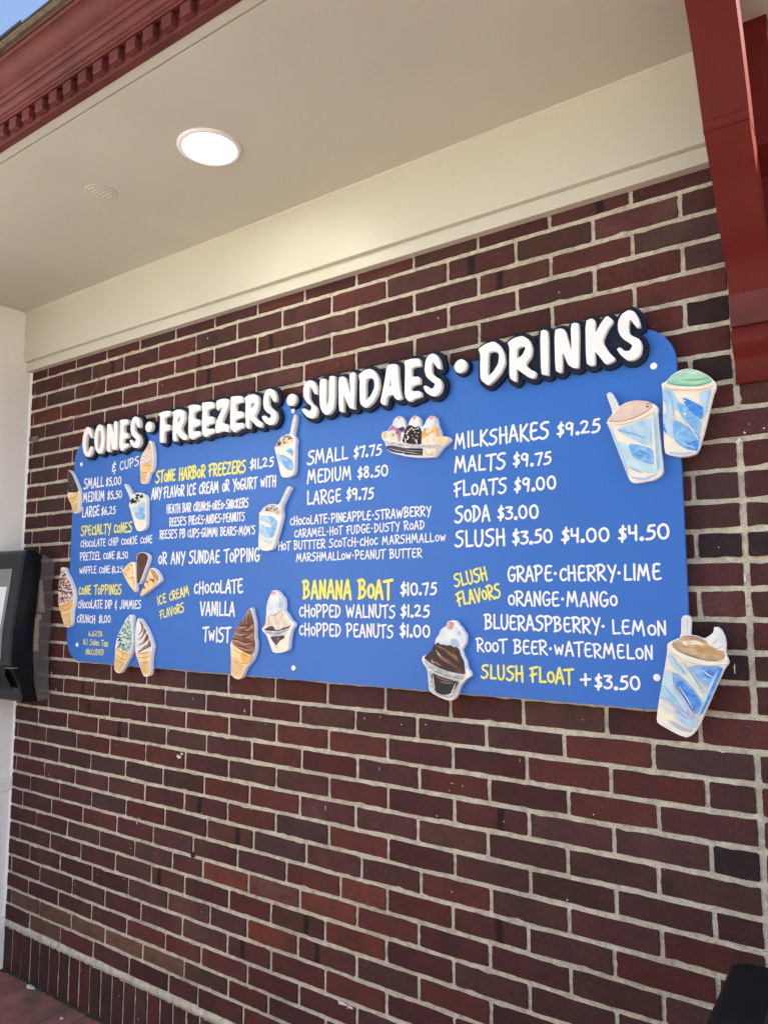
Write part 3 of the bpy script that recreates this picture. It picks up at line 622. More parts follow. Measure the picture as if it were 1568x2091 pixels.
# --- raised title
YBK = YB-.0125; YLT = YBK-.0135
A_ = (160, 840, 9.224); B_ = (315, 785, 5.6); C_ = (605, 710, 4.9); D_ = (960, 620, 4.126)
T = [
 (A_, [[(75,620),(80,500),(105,390),(140,310),(170,288),(205,298),(235,340),(258,430),(255,490),(240,507),(212,455),(185,402),(160,445),(140,540),(135,650),(148,730),(170,772),(195,735),(225,660),(258,655),(262,700),(240,790),(205,850),(165,858),(120,820),(90,750)]]),
 (A_, [[(400,240),(440,262),(472,330),(488,430),(490,540),(478,660),(455,740),(420,790),(388,798),(345,765),(312,690),(298,580),(302,450),(325,340),(362,262)], [(403,340),(418,400),(424,500),(418,610),(400,680),(384,712),(366,680),(356,600),(358,470),(372,380)]]),
 (A_, [[(540,245),(575,234),(605,236),(618,262),(645,350),(670,440),(666,190),(700,184),(732,186),(732,450),(720,690),(706,725),(660,722),(636,705),(612,600),(594,500),(600,640),(596,745),(575,768),(545,752),(530,728),(535,500)]]),
 (A_, [[(772,168),(830,150),(880,146),(925,152),(935,165),(925,240),(885,248),(852,276),(856,400),(925,398),(930,500),(885,500),(838,528),(842,606),(935,602),(948,655),(890,685),(850,712),(812,752),(768,682),(774,500),(790,225)]]),
 (A_, [[(1075,95),(1115,105),(1145,150),(1160,220),(1158,300),(1125,305),(1095,250),(1072,200),(1052,260),(1052,350),(1085,400),(1135,440),(1165,510),(1168,590),(1140,655),(1090,690),(1030,675),(985,620),(962,545),(1000,530),(1030,578),(1068,582),(1085,525),(1050,490),(1005,450),(982,370),(982,260),(1000,165),(1038,108)]]),
 (B_, [[(48,332),(105,306),(165,298),(185,312),(180,352),(140,368),(112,385),(116,460),(172,456),(178,515),(135,528),(108,550),(110,660),(85,670),(60,650),(64,500),(68,370)]]),
 (B_, [[(203,318),(250,288),(305,282),(340,310),(348,380),(330,440),(297,497),(330,555),(382,602),(365,635),(320,630),(280,590),(246,542),(252,640),(240,654),(208,635),(208,480),(218,350)], [(262,395),(260,448),(288,415),(303,375),(285,368)]]),
 (B_, [[(388,240),(450,228),(520,235),(525,290),(480,300),(446,325),(450,396),(515,400),(522,462),(470,475),(436,500),(440,540),(520,530),(532,580),(480,600),(430,632),(388,590),(390,400),(398,300)]]),
 (B_, [[(540,212),(600,198),(672,200),(688,265),(640,272),(600,298),(605,370),(670,365),(685,440),(635,450),(590,475),(595,510),(680,502),(692,550),(630,570),(582,605),(545,562),(545,400),(552,280)]]),
 (B_, [[(705,190),(760,165),(820,160),(848,175),(850,205),(835,268),(800,345),(765,440),(820,448),(850,465),(850,548),(795,530),(745,540),(712,560),(692,500),(708,420),(745,340),(785,252),(745,272),(718,302)]]),
 (B_, [[(870,142),(930,130),(1000,132),(1018,200),(960,208),(928,230),(930,310),(1005,305),(1015,372),(960,385),(918,410),(924,445),(1015,435),(1026,490),(960,515),(910,550),(868,495),(868,300),(878,200)]]),
 (B_, [[(1032,150),(1080,118),(1140,107),(1185,135),(1192,220),(1175,300),(1140,358),(1180,410),(1235,440),(1222,494),(1175,478),(1125,430),(1085,390),(1088,500),(1070,505),(1045,480),(1042,300),(1045,190)], [(1098,222),(1096,282),(1130,250),(1146,208),(1118,205)]]),
 (B_, [[(1318,45),(1360,60),(1385,110),(1395,180),(1368,205),(1340,150),(1315,110),(1302,160),(1305,240),(1345,280),(1385,310),(1398,380),(1370,445),(1320,466),(1270,440),(1235,395),(1230,362),(1265,352),(1290,385),(1325,385),(1335,345),(1290,320),(1255,280),(1242,200),(1255,110),(1285,60)]]),
 (C_, [[(130,322),(170,332),(195,375),(208,440),(200,468),(176,455),(158,410),(135,385),(125,440),(126,510),(152,555),(195,590),(206,640),(190,690),(150,708),(105,690),(65,645),(52,612),(85,605),(120,638),(150,615),(150,580),(105,550),(75,500),(66,420),(85,350)]]),
 (C_, [[(232,320),(272,306),(298,316),(292,540),(306,592),(325,520),(326,290),(365,278),(385,285),(380,540),(368,610),(330,660),(290,672),(250,630),(232,560)]]),
 (C_, [[(420,295),(465,284),(490,300),(528,430),(545,470),(528,260),(565,242),(588,248),(580,440),(572,595),(585,612),(535,605),(512,565),(468,455),(470,630),(460,648),(425,625)]]),
 (C_, [[(618,270),(680,222),(740,207),(790,240),(822,310),(828,390),(800,480),(750,560),(690,603),(635,560),(632,400),(635,330)], [(690,328),(692,535),(745,475),(780,400),(780,330),(755,300),(715,302)]]),
 (C_, [[(905,175),(960,160),(1012,165),(1018,300),(1034,440),(1056,508),(1010,522),(982,500),(970,465),(940,470),(905,490),(890,570),(870,572),(838,545),(860,440),(885,320)], [(940,290),(950,385),(925,385)]]),
 (C_, [[(1075,130),(1150,108),(1235,105),(1245,182),(1190,186),(1148,206),(1150,290),(1230,285),(1240,360),(1185,370),(1142,395),(1148,435),(1240,430),(1255,485),(1190,505),(1130,542),(1082,490),(1085,300),(1088,190)]]),
 (C_, [[(1360,55),(1405,70),(1435,130),(1446,205),(1420,212),(1390,175),(1365,130),(1350,180),(1352,250),(1385,285),(1435,310),(1458,370),(1440,440),(1395,483),(1340,478),(1290,440),(1268,385),(1300,375),(1335,410),(1370,402),(1388,360),(1350,335),(1300,290),(1280,220),(1290,130),(1320,75)]]),
 (D_, [[(65,380),(130,335),(200,315),(250,350),(285,420),(292,500),(255,580),(205,640),(150,690),(85,640),(82,520),(85,425)], [(148,415),(145,615),(190,575),(235,505),(243,430),(225,402),(185,398)]]),
 (D_, [[(312,325),(370,285),(440,268),(495,300),(520,370),(512,440),(460,510),(500,550),(555,575),(543,625),(500,625),(440,585),(388,545),(388,648),(375,658),(330,625),(328,480),(330,370)], [(390,377),(390,465),(440,430),(468,367),(435,354)]]),
 (D_, [[(588,230),(620,216),(655,228),(657,590),(650,603),(625,595),(595,590)]]),
 (D_, [[(708,220),(755,205),(795,215),(830,330),(852,400),(845,170),(885,157),(915,165),(912,500),(908,540),(860,537),(820,510),(775,395),(773,570),(750,582),(715,560)]]),
 (D_, [[(968,145),(1020,120),(1052,140),(1050,250),(1100,160),(1150,95),(1208,140),(1155,210),(1110,315),(1160,400),(1225,465),(1180,498),(1135,508),(1085,440),(1048,395),(1050,515),(1010,522),(975,500)]]),
 (D_, [[(1335,48),(1385,65),(1415,120),(1432,190),(1402,200),(1370,160),(1345,125),(1332,180),(1335,245),(1370,272),(1425,295),(1446,355),(1430,430),(1380,472),(1320,475),(1265,430),(1232,380),(1262,365),(1305,400),(1345,392),(1368,347),(1330,322),(1275,285),(1245,230),(1242,150),(1275,85)]]),
]
back = []
for cr, polys in T:
    pp = []
    for p in polys:
        q = [onY(x, y, YLT) for x, y in crop(*cr, p)]; pp.append(roundpoly([(a.x, a.z) for a in q], 1, .18))
    slab('letter', pp, YLT, .0135, M_let, board, .0005)
    out = pp[0]; back.append(out); rr0 = .0115
    for a, b_ in zip(out, out[1:]+out[:1]): back.append(capsule(a, b_, rr0, 4))
groups = []
def dot(px, py, r):
    c = onY(px, py, YLT)
    slab('title_dot', [[(c.x+r*math.cos(t*math.pi/12), c.z+r*math.sin(t*math.pi/12)) for t in range(24)]], YLT, .0135, M_let, board, .0005)
    slab('title_dot_backing', [[(c.x+(r+.0062)*math.cos(t*math.pi/12), c.z+(r+.0062)*math.sin(t*math.pi/12)) for t in range(24)]], YBK, .0122, M_navy, board, .0006)
dot(303.5, 871, .0185); dot(594.5, 816, .0185); dot(939.7, 747, .0178)
v2, tri = union(back)
ec = {}
for t in tri:
    for a, b_ in zip(t, t[1:]+t[:1]): ec[(a, b_)] = 1
nv = len(v2); v = [(x, YBK, z) for x, z in v2]+[(x, YB-.0003, z) for x, z in v2]
f = [tuple(t) for t in tri]+[(a, a+nv, b_+nv, b_) for (a, b_) in ec if (b_, a) not in ec]
o = mesh('title_backing', v, f, M_navy, board)
bm = bmesh.new(); bm.from_mesh(o.data); bmesh.ops.recalc_face_normals(bm, faces=bm.faces); bm.to_mesh(o.data); bm.free()

# --- hand painted lettering: stroke font, cap height 10
G = {
'A': ['0,0 2.4,9.6 2.9,10 5.4,0', '.9,3.4 4.8,3.9'], 'B': ['.8,0 .7,10', '~-.5,9.5 2.4,10.1 4.4,8.6 3.4,6.3 .9,5.2', '~.9,5.3 4,5 5,3 3.4,.9 0,0'],
'C': ['~5,8.3 3.7,9.9 1.5,8.8 .4,5.2 .9,1.8 2.8,0 5.3,1.3'], 'D': ['.9,0 .9,10', '~-.3,9.8 2.8,9.6 5,7.2 5.1,4.2 3,1.2 .2,0'],
'E': ['4.6,9.7 2.6,10 .9,9.2', '~1.2,9.4 .6,5 .9,1.2 2.5,.2 5,.8', '.2,5 4,5.5'], 'F': ['-.6,8.6 1.8,9.2 4.8,10', '.9,9 1,0', '-.6,4 3.9,5.4'],
'G': ['~5,8.7 3.5,10 1.3,8.6 .4,4.8 1.5,.7 3.6,.1 5.2,1.8 5.2,4.2', '3,4 5.6,4.4'], 'H': ['.6,0 .7,10', '5,-.3 4.8,10', '.2,4.8 5.4,5.3'],
'I': ['.6,0 .6,10'], 'J': ['~4,10 4.1,4 3.2,.8 1.5,.1 0,1.6'], 'K': ['.7,0 .7,10', '5,10 .9,4.6 5.6,-.2'], 'L': ['.7,10 .6,.4 4.8,.7'],
'M': ['0,0 1.3,9.8 3.6,2.8 5.7,10 7.2,-.2'], 'N': ['.4,0 .6,9.8 4.3,.6 4.7,10'], 'O': ['~2.8,10 .9,8.2 .4,4.6 1.4,1 3,0 4.8,1.4 5.3,5 4.6,8.6 2.8,10'],
'P': ['.8,0 .7,10', '~-.5,9.4 2.8,10.1 5,8.2 4.3,5.6 .9,3.8'], 'R': ['.8,0 .7,10', '~-.5,9.4 2.8,10.1 5,8.2 4.2,5.8 1,4.4', '1.2,4.6 5.6,-.2'],
'S': ['~5.3,9.6 3,9.7 .9,8.3 1.4,6.4 4.1,5 5,3.2 3.9,1 1.6,.1 -.2,1.1'], 'T': ['-.5,9.3 6,10', '2.9,9.4 2.6,-.2'], 'U': ['~.6,10 .4,3.4 1.5,.4 3.6,.4 5,3.4 5.1,10'],
'V': ['0,10 2.4,.2 2.7,.2 5.4,10'], 'W': ['.2,9 1.8,.3 4,7.2 5.6,.4 7.9,9.4'], 'X': ['0,0 5,10', '.2,10 5,0'], 'Y': ['.2,9.8 2.8,5', '5.4,10 2.2,-1.2'], 'Z': ['0,9 5,9.8 .2,.8 5.6,.8'],
'o': ['~2.3,7.2 .8,6 .4,3.8 1.1,1.4 2.6,.6 4.3,1.8 4.6,4.4 3.8,6.6 2.3,7.2'], 'c': ['~4.4,7.2 3.2,8 1.4,7 .5,4.4 1,1.6 2.7,.5 4.7,1.6'], 'w': ['.2,7.4 1.5,1 3.2,5.8 4.8,1 6.2,7.8'], 'n': ['.4,0 .6,7.8 4,1 4.3,8'],
'i': ['.6,0 .6,9'], 'a': ['~4,5.6 2,6.4 .5,4.4 .7,1.4 2.2,.5 4,2.6', '4.2,6.2 4.2,.2'], 'l': ['.5,10 .5,0'], 'e': ['~.6,3.4 4,4 3.4,6.3 1.6,6 .6,3.4 1.6,.8 4,1.2'], 's': ['~3.8,6 1.8,6.2 1,4.6 3.4,3 3,.8 .2,.6'], 'x': ['.2,6.4 4.4,-.6', '4.2,6.6 .2,.2'],
'y': ['.2,7.6 2.6,3.8', '4.8,8 2,-1.6'],
'0': ['~3,9.6 1,8 .4,4.6 1.4,1.2 3.2,.2 5,1.6 5.6,5 4.8,8.4 3,9.6'], '1': ['.8,0 .8,9.8'], '2': ['~.4,8.2 2,9.6 4.2,8.6 3.8,5.8 .5,1', '.5,1 5.2,1'], '3': ['~.6,9.2 4.8,9 2,5.8', '~2,5.8 4.6,4.6 4.4,1.6 2,.2 .2,1'],
'4': ['.6,9.6 .6,4.6 4.4,4.8', '4.4,9.8 4.1,-.2'], '5': ['5,9.6 2.2,9.2 1.4,5.8', '~1.4,5.8 4.2,5.6 4.9,3 3.2,.6 .4,.2'], '6': ['~4,9.6 1.4,6.6 .6,3 2,.4 4.2,1 4.7,3.6 3,5.2 1,3.6'], '7': ['.2,8.6 4.8,9.4 2.4,-.2'],
'8': ['~3.9,8.8 2.4,9.8 .9,8.4 1.6,6.2 3.8,4.4 4.3,1.8 2.5,.2 .7,1.8 1.4,4.4 3.6,6.4 3.9,8.8'], '9': ['~4.6,7.4 3,9.6 1,8.6 .7,5.8 2.8,4.8 4.7,7.6', '4.7,8.6 4,-.2'],
'$': ['~4.3,8 2.6,8.6 1,7.2 1.8,5.6 3.8,4.4 4.1,2.4 2.4,1.3 .4,1.8', '2.9,10.6 2.1,-.8'], '.': ['.7,.5 .9,.6'], '\u00b7': ['1.4,4.6 1.6,4.7'], "'": ['.6,10 .5,7.4'], '+': ['0,4.4 5.6,5', '2.9,8.4 2.8,.8'],
'&': ['~4,7.6 1.4,7.9 .8,6 2.8,4.8', '~2.8,4.8 .6,4.2 .3,2 1.6,.9 3.9,1.9', '2.9,10.4 2.5,7.6', '2.6,1.4 2.4,-1.8'], '%': ['~1.5,9.4 .5,7.8 1.3,6.4 2.4,7.8 1.5,9.4', '4.6,9.6 1.2,.2', '~4.4,3.4 3.5,1.9 4.3,.4 5.3,1.9 4.4,3.4'],
}
ADV = {'M': 8.8, 'W': 9.2, 'w': 7.6, 'I': 2.7, '1': 2.9, 'l': 2.2, 'i': 2.4, '.': 2.8, '\u00b7': 4.4, "'": 2.2, ' ': 4.6, 'o': 5.7, 'c': 5.6, 'a': 5.4, 'e': 5.2, 's': 5.0, 'x': 5.3, '$': 5.5, '&': 5.2, 'L': 5.7, 'E': 6.0, 'F': 5.6, 'T': 6.4, 'N': 6.1, 'n': 5.6, '0': 7.1, '2': 6.5, '5': 6.2, '4': 6.0, 'K': 6.5, 'R': 6.5, '7': 5.8, '3': 6.0, '+': 7, 'Y': 5.9}
def adv(c): return ADV.get(c, 6.6)
GC = {}
def glyph(c, wt, kx):
    key = (c, round(wt, 2), round(kx, 2))
    if key in GC: return GC[key]
    polys = []
    for st in G[c]:
        sm = st[0] == '~'; pts = [tuple(float(q) for q in p.split(',')) for p in st.lstrip('~').split()]
        if sm: pts = smoothline(pts, 4)
        r = (1.15 if c in '.' else .95 if c == '\u00b7' else .62)*wt
        pts = [(x*kx, y) for x, y in pts]
        for a, b_ in zip(pts[:-1], pts[1:]): polys.append(capsule(a, b_, r, 4))
    GC[key] = union(polys, 1e-5); return GC[key]
def text(s, cr, xl, yl, xr, yr, hl, hr, color='w', wt=1.):
    wt *= 1.17
    (ax, ay), (bx, by), (tx, ty), (ux, uy) = crop(*cr, [(xl, yl), (xr, yr), (xl, yl-hl), (xr, yr-hr)])
    YS = YB-.0004; a = onY(ax, ay, YS); b_ = onY(bx, by, YS); t = onY(tx, ty, YS); u = onY(ux, uy, YS)
    H0 = (t-a).length; H1 = (u-b_).length; d = (b_-a); L = d.length
    ang = math.atan2(d.z, d.x); up = ang+math.pi/2
    if abs(ang) < .12: up = math.pi/2+ang*.6
    tot = sum(adv(c) for c in s)-1.1; cv = MB(); x = 0.; rt = random.Random(len(s)*7+int(xl))
    hm = (H0+H1)/2; kx = L/(tot*hm/10)
    for c in s:
        if c != ' ':
            vv, tt = glyph(c, wt, kx*.93); fr_ = (x+adv(c)*.5)/max(tot, 1); hh = (H0+(H1-H0)*fr_)/10*rt.uniform(.965, 1.035)
            base = a+d*((x+.2)/(tot+.2)); jb = rt.uniform(-.25, .25)*hh; rot = rt.uniform(-.03, .03)
            ca, sa = math.cos(ang+rot), math.sin(ang+rot); cu_, su_ = math.cos(up+rot), math.sin(up+rot)
            cv.add([(base.x+hh*(p*ca+q*cu_)+jb*cu_, YS, base.z+hh*(p*sa+q*su_)+jb*su_) for p, q in vv], tt)
        x += adv(c)
    o = cv.out('painted_lettering', M_tw if color == 'w' else M_ty, board)
    # make the sheet face the viewer and give it the thickness of a paint film
    return o
Q = (540, 980, 3.733); MM = (560, 700, 3.92); R_ = (900, 840, 3.136); LA = (140, 780, 3.267); LB = (100, 1100, 5.227); L2 = (300, 1100, 4.612); LC = (120, 880, 6.533)
D0 = '\u00b7'; BW = 1.2
for t in [
 ('SMALL', MM, 265, 975, 590, 930, 108, 105), ('$7.75', MM, 633, 920, 860, 893, 85, 85, 'w', BW), ('MEDIUM', MM, 265, 1125, 620, 1090, 105, 100), ('$8.50', MM, 665, 1085, 912, 1060, 88, 85, 'w', BW),
 ('LARGE', Q, 325, 188, 585, 165, 100, 97), ('$9.75', Q, 622, 152, 832, 140, 84, 84, 'w', BW),
 ('cHocoLATE'+D0+'PINEAPPLE'+D0+'STRAWBERRY', Q, 195, 348, 1265, 272, 64, 76), ('cARAMEL'+D0+'HoT FUDGE'+D0+'DUSTY RoAD', Q, 228, 440, 1222, 373, 62, 66),
 ('HoT BUTTTER ScoTcH'+D0+'cHoc MARSHMALLow', Q, 105, 538, 1385, 466, 64, 66), ('MARSHMALLow'+D0+'PEANUT BUTTER', Q, 243, 622, 1200, 588, 62, 68),
 ('BANANA BoAT', Q, 295, 905, 975, 905, 134, 145, 'y', 1.15), ('$10.75', Q, 1035, 878, 1312, 872, 92, 90, 'w', BW), ('cHoPPED WALNUTS', Q, 265, 1045, 1000, 1052, 92, 96), ('$1.25', Q, 1035, 1042, 1258, 1048, 90, 90, 'w', BW),
 ('cHoPPED PEANUTS', Q, 265, 1186, 985, 1205, 92, 98), ('$1.00', Q, 1030, 1192, 1265, 1200, 92, 92, 'w', BW),
 ('MILKSHAKES', R_, 90, 238, 692, 168, 95, 106), ('$9.25', R_, 742, 158, 1020, 132, 82, 84, 'w', BW), ('MALTS', R_, 90, 388, 415, 368, 95, 100), ('$9.75', R_, 462, 352, 708, 335, 82, 78, 'w', BW),
 ('FLoATS', R_, 92, 546, 425, 522, 95, 98), ('$9.00', R_, 468, 514, 742, 495, 84, 84, 'w', BW), ('SoDA', R_, 92, 713, 318, 700, 105, 100), ('$3.00', R_, 362, 692, 628, 682, 84, 84, 'w', BW),
 ('SLUSH', R_, 92, 868, 415, 858, 104, 104), ('$3.50', R_, 458, 852, 720, 838, 86, 84, 'w', BW), ('$4.00', R_, 770, 840, 1083, 830, 88, 88, 'w', BW), ('$4.50', R_, 1135, 827, 1467, 815, 92, 96, 'w', BW),
 ('SLUSH', R_, 92, 1126, 302, 1078, 84, 84, 'y', 1.05), ('FLAVoRS', R_, 114, 1248, 388, 1188, 88, 88, 'y', 1.05),
 ('GRAPE'+D0+'cHERRY'+D0+'LIME', R_, 428, 1088, 1412, 1080, 94, 98), ('oRANGE'+D0+'MANGo', R_, 430, 1243, 1132, 1250, 90, 90), ('BLUERASPBERRY'+D0, R_, 282, 1393, 1060, 1422, 90, 96), ('LEMoN', R_, 1098, 1426, 1448, 1437, 90, 92),
 ('RooT BEER'+D0+'wATERMELoN', R_, 230, 1538, 1362, 1594, 84, 90), ('SLUSH FLoAT', R_, 260, 1710, 850, 1750, 88, 98, 'y', 1.1), ('+', R_, 895, 1760, 962, 1763, 88, 88, 'w', BW), ('$3.50', R_, 985, 1775, 1283, 1785, 88, 90, 'w', BW),
 ('&', LA, 290, 605, 316, 600, 66, 66), ('CUPS', LA, 342, 590, 470, 552, 56, 58), ('SMALL', LA, 100, 715, 235, 698, 66, 66), ('$5.00', LA, 247, 695, 352, 682, 52, 52, 'w', 1.1), ('MEDIUM', LA, 96, 803, 240, 788, 64, 64), ('$5.50', LA, 257, 784, 357, 772, 52, 50, 'w', 1.1),
 ('LARGE', LA, 90, 903, 205, 890, 65, 65), ('$6.25', LA, 217, 888, 313, 880, 52, 50, 'w', 1.1), ('SPEcIALTY coNES', LA, 82, 1027, 422, 1000, 64, 67, 'y', 1.05), ('SToNE HARBoR FREEZERS', LA, 582, 673, 1182, 602, 76, 84, 'y', 1.1), ('$11.25', LA, 1207, 583, 1368, 560, 66, 60, 'w', BW),
 ('ANY FLAVoR ICE cREAM oR YoGURT wITH', LA, 553, 783, 1385, 693, 72, 74), ('HEATH BAR cRUNcH'+D0+'oREo'+D0+'SNIcKERS', LA, 655, 877, 1200, 835, 58, 60), ("REESE'S PIEcES"+D0+'ANDES'+D0+'PEANUTS', LA, 672, 963, 1175, 925, 56, 58),
 ("REESE'S PB cUPS"+D0+"GUMMI BEARS"+D0+"M&M'S", LA, 608, 1047, 1245, 1015, 56, 56), ('cHocoLATE cHIP cooKIE coNE', LC, 290, 1555, 1248, 1493, 96, 100),
 ('PRETZEL coNE', LB, 330, 234, 700, 216, 84, 80), ('$1.50', LB, 722, 216, 845, 207, 74, 68, 'w', 1.1), ('wAFFLE coNE', LB, 325, 376, 650, 366, 76, 78), ('$1.25', LB, 668, 368, 788, 357, 74, 64, 'w', 1.1), ('coNE ToPPINGS', LB, 316, 598, 772, 592, 90, 104, 'y', 1.1),
 ('cHocoLATE DIP & JIMMIES', LB, 308, 742, 980, 748, 84, 90), ('cRUNcH', LB, 298, 893, 492, 903, 80, 88), ('$1.00', LB, 530, 899, 658, 896, 78, 74, 'w', 1.1), ('6.625%', LB, 422, 1041, 570, 1044, 56, 56, 'y', 1.), ('NJ Sales Tax', LB, 365, 1130, 628, 1152, 60, 66, 'y', 1.), ('INcLUDED', LB, 393, 1238, 585, 1244, 60, 60, 'y', 1.),
 ('ICE cREAM', LB, 1164, 708, 1498, 598, 92, 98, 'y', 1.05), ('FLAVoRS', LB, 1190, 855, 1445, 780, 88, 98, 'y', 1.05),
 ('oR ANY SUNDAE ToPPING', L2, 108, 243, 1060, 213, 110, 124), ('cHocoLATE', L2, 443, 520, 900, 510, 110, 128), ('VANILLA', L2, 500, 722, 825, 728, 122, 132), ('TwIST', L2, 528, 968, 782, 978, 132, 134)]:
    text(*t)

# --- painted cut-outs of cones, cups and sundaes
pm_ = {}
def pmx(name, hexs, var=.10, second=None, stretch=(1, 1, 1), sc=45, smix=(.45, .65)):
    m_ = mat('paint_'+name, sr(hexs), .5, var, sc, 0, 1, .35, stretch=stretch, second=sr(second) if second else None, smix=smix); pm_[name] = m_
pmx('cream', 'ece5cf', .05); pmx('vanilla', 'e8d9c6', .06, 'd6bda6'); pmx('swirl_line', 'b99a80', .1); pmx('choc', '6b3a26', .2, '9a6c52', (1, 1, 2.2), 35); pmx('choc_light', 'c09a84', .15); pmx('choc_dark', '2e1712', .2)
pmx('dip', '2c1d18', .25, '46322a'); pmx('dip_light', '8a7468', .2); pmx('cone', 'f0d6a0', .07, 'e6c384'); pmx('cone_gold', 'e3ab58', .12, 'f0c880'); pmx('cone_line', 'a8743a', .15)
pmx('ltblue', 'b9d6e4', .10, '98c4e0', (2, 1, 1), 40, (.35, .65)); pmx('mdblue', '6faadc', .12, 'a6cce6', (2.5, 1, 4), 35, (.45, .75)); pmx('dpblue', '3a82d4', .14, '78b0e2', (2.5, 1, 4), 35, (.45, .75)); pmx('greenblue', 'b9d8dc', .1); pmx('lilac', 'b8b4dc', .1)
pmx('mint', '90c8a6', .12, 'b8d8bc', (1, 1, 2), 35); pmx('mintd', '74b892', .12); pmx('pinkish', 'ddc6b4', .06); pmx('rose', 'a85e50', .12); pmx('whip', 'e2e8e2', .06, 'c6d2da', sc=35); pmx('shade', 'a9bfda', .1)
pmx('cherry', 'd98a88', .2, 'f0b8b0', sc=200); pmx('plum', '4a3350', .3, '2a1c30', sc=90); pmx('pinksauce', 'c88fb0', .2, '8a5078', sc=80); pmx('glass', 'a9adb0', .15, 'd8dad6', (1, 1, 3), 60); pmx('blk', '17110f', .2); pmx('ice', 'e6dcc6', .07, 'd0c0a8', (2.5, 1, 1), 50)
pmx('caramel', 'd69a3c', .15, 'e8c070', sc=80); pmx('coffee', 'b48e5c', .15, 'd0b48a', (1, 1, 3), 40); pmx('spoon', 'd6dcd8', .05); pmx('white', 'fbfbfb', .01); pmx('jimmy', 'e2cfc4', .06); pmx('crunch', 'cfdcd8', .08); pmx('green', '3f9a76', .1); pmx('red', 'b4564e', .1); pmx('teal', '6fb0a0', .1); pmx('gold', 'a8864a', .2); pmx('brown', '5a3a26', .1); pmx('chocwedge', '4a2a20', .12, '5e382a')
YC = YB-.0165
def inside(p, poly):
    c = False; j = len(poly)-1
    for i in range(len(poly)):
        xi, yi = poly[i]; xj, yj = poly[j]
        if (yi > p[1]) != (yj > p[1]) and p[0] < (xj-xi)*(p[1]-yi)/(yj-yi)+xi: c = not c
        j = i
    return c
def cutout(name, label, cr, outline, layers, seed=1, soft=1):
    conv = lambda pts, Y: [(q.x, q.z) for q in (onY(x, y, Y) for x, y in crop(*cr, pts))]
    base = slab(name, [roundpoly(conv(outline, YC), soft, .2)], YC, -YC+YB-.0006+.0001, M_pvc, board, .0009); base['label'] = label
    mb = MB(); names = []; rl = random.Random(seed); d = YC-.00025; st = .00022
    def idx(mn):
        if mn not in names: names.append(mn)
        return names.index(mn)
    def put(pts, mn, lev, soft_=1):
        q = conv(pts, YC); q = roundpoly(q, soft_, .2) if soft_ and len(q) > 4 else q
        mb.add([(x, lev, z) for x, z in q], [tuple(range(len(q)))], idx(mn))
    lev = d
    for ly in layers:
        kind = ly[0]
        if kind == 'p': put(ly[2], ly[1], lev); lev -= st
        elif kind == 's':                                   # stroke: material, points, width px, taper
            pts = smoothline(conv(ly[2], YC), 5); w0 = ly[3]/cr[2]*(pts and 1)
            sc_ = (onY(*crop(*cr, [ly[2][0]])[0], YC)-onY(crop(*cr, [ly[2][0]])[0][0], crop(*cr, [ly[2][0]])[0][1]+1, YC)).length
            n_ = len(pts)-1; ps = []
            for i, (a, b_) in enumerate(zip(pts[:-1], pts[1:])):
                r1 = w0*sc_*.5*(.35+.65*math.sin(math.pi*min(max(i/n_, .02), .98))); r2 = w0*sc_*.5*(.35+.65*math.sin(math.pi*min(max((i+1)/n_, .02), .98)))
                ps.append(capsule(a, b_, r1, 3, r2))
            vv, tt = union(ps, 1e-7); mb.add([(x, lev, z) for x, z in vv], tt, idx(ly[1])); lev -= st
        elif kind == 'd':                                   # sprinkles: materials, region, count, size px, elongation
            reg_ = ly[2]; xs = [p[0] for p in reg_]; ys = [p[1] for p in reg_]; c_ = 0
            for _ in range(ly[3]*12):
                if c_ >= ly[3]: break
                p = (rl.uniform(min(xs), max(xs)), rl.uniform(min(ys), max(ys)))
                if not inside(p, reg_): continue
                c_ += 1; a = rl.uniform(0, math.pi); s_ = ly[4]*rl.uniform(.6, 1.3); e = ly[5]; P = []
                for t in range(7):
                    u_ = s_*math.cos(t*2*math.pi/7)*e; w_ = s_*math.sin(t*2*math.pi/7); P.append((p[0]+u_*math.cos(a)-w_*math.sin(a), p[1]+u_*math.sin(a)+w_*math.cos(a)))
                put(P, rl.choice(ly[1]), lev-rl.uniform(0, .00018), 0)
            lev -= .0003
        elif kind == 'g':                                   # waffle grid: quad corners tl,tr,br,bl
            (tl, tr, br, bl) = ly[2]; nx, ny = ly[3], ly[4]
            L_ = lambda a, b_, t: (a[0]+(b_[0]-a[0])*t, a[1]+(b_[1]-a[1])*t)
            for i in range(nx):
                for j in range(ny):
                    t0, t1 = (i+.28)/nx, (i+.72)/nx; s0, s1 = (j+.25)/ny, (j+.70)/ny
                    put([L_(L_(tl, tr, t0), L_(bl, br, t0), s0), L_(L_(tl, tr, t1), L_(bl, br, t1), s0), L_(L_(tl, tr, t1), L_(bl, br, t1), s1), L_(L_(tl, tr, t0), L_(bl, br, t0), s1)], ly[1], lev, 0)
            lev -= st
    o = mb.out('painting', [pm_[n_] for n_ in names], base); return base
P1 = (130, 880, 7.84); P2 = (110, 1110, 6.817); P3 = (510, 840, 6.97); P4 = (460, 1190, 9.8); P5 = (770, 840, 9.8); P6 = (850, 1255, 11.3); P7 = (1200, 720, 5.227); P8 = (1280, 1220, 6.533)
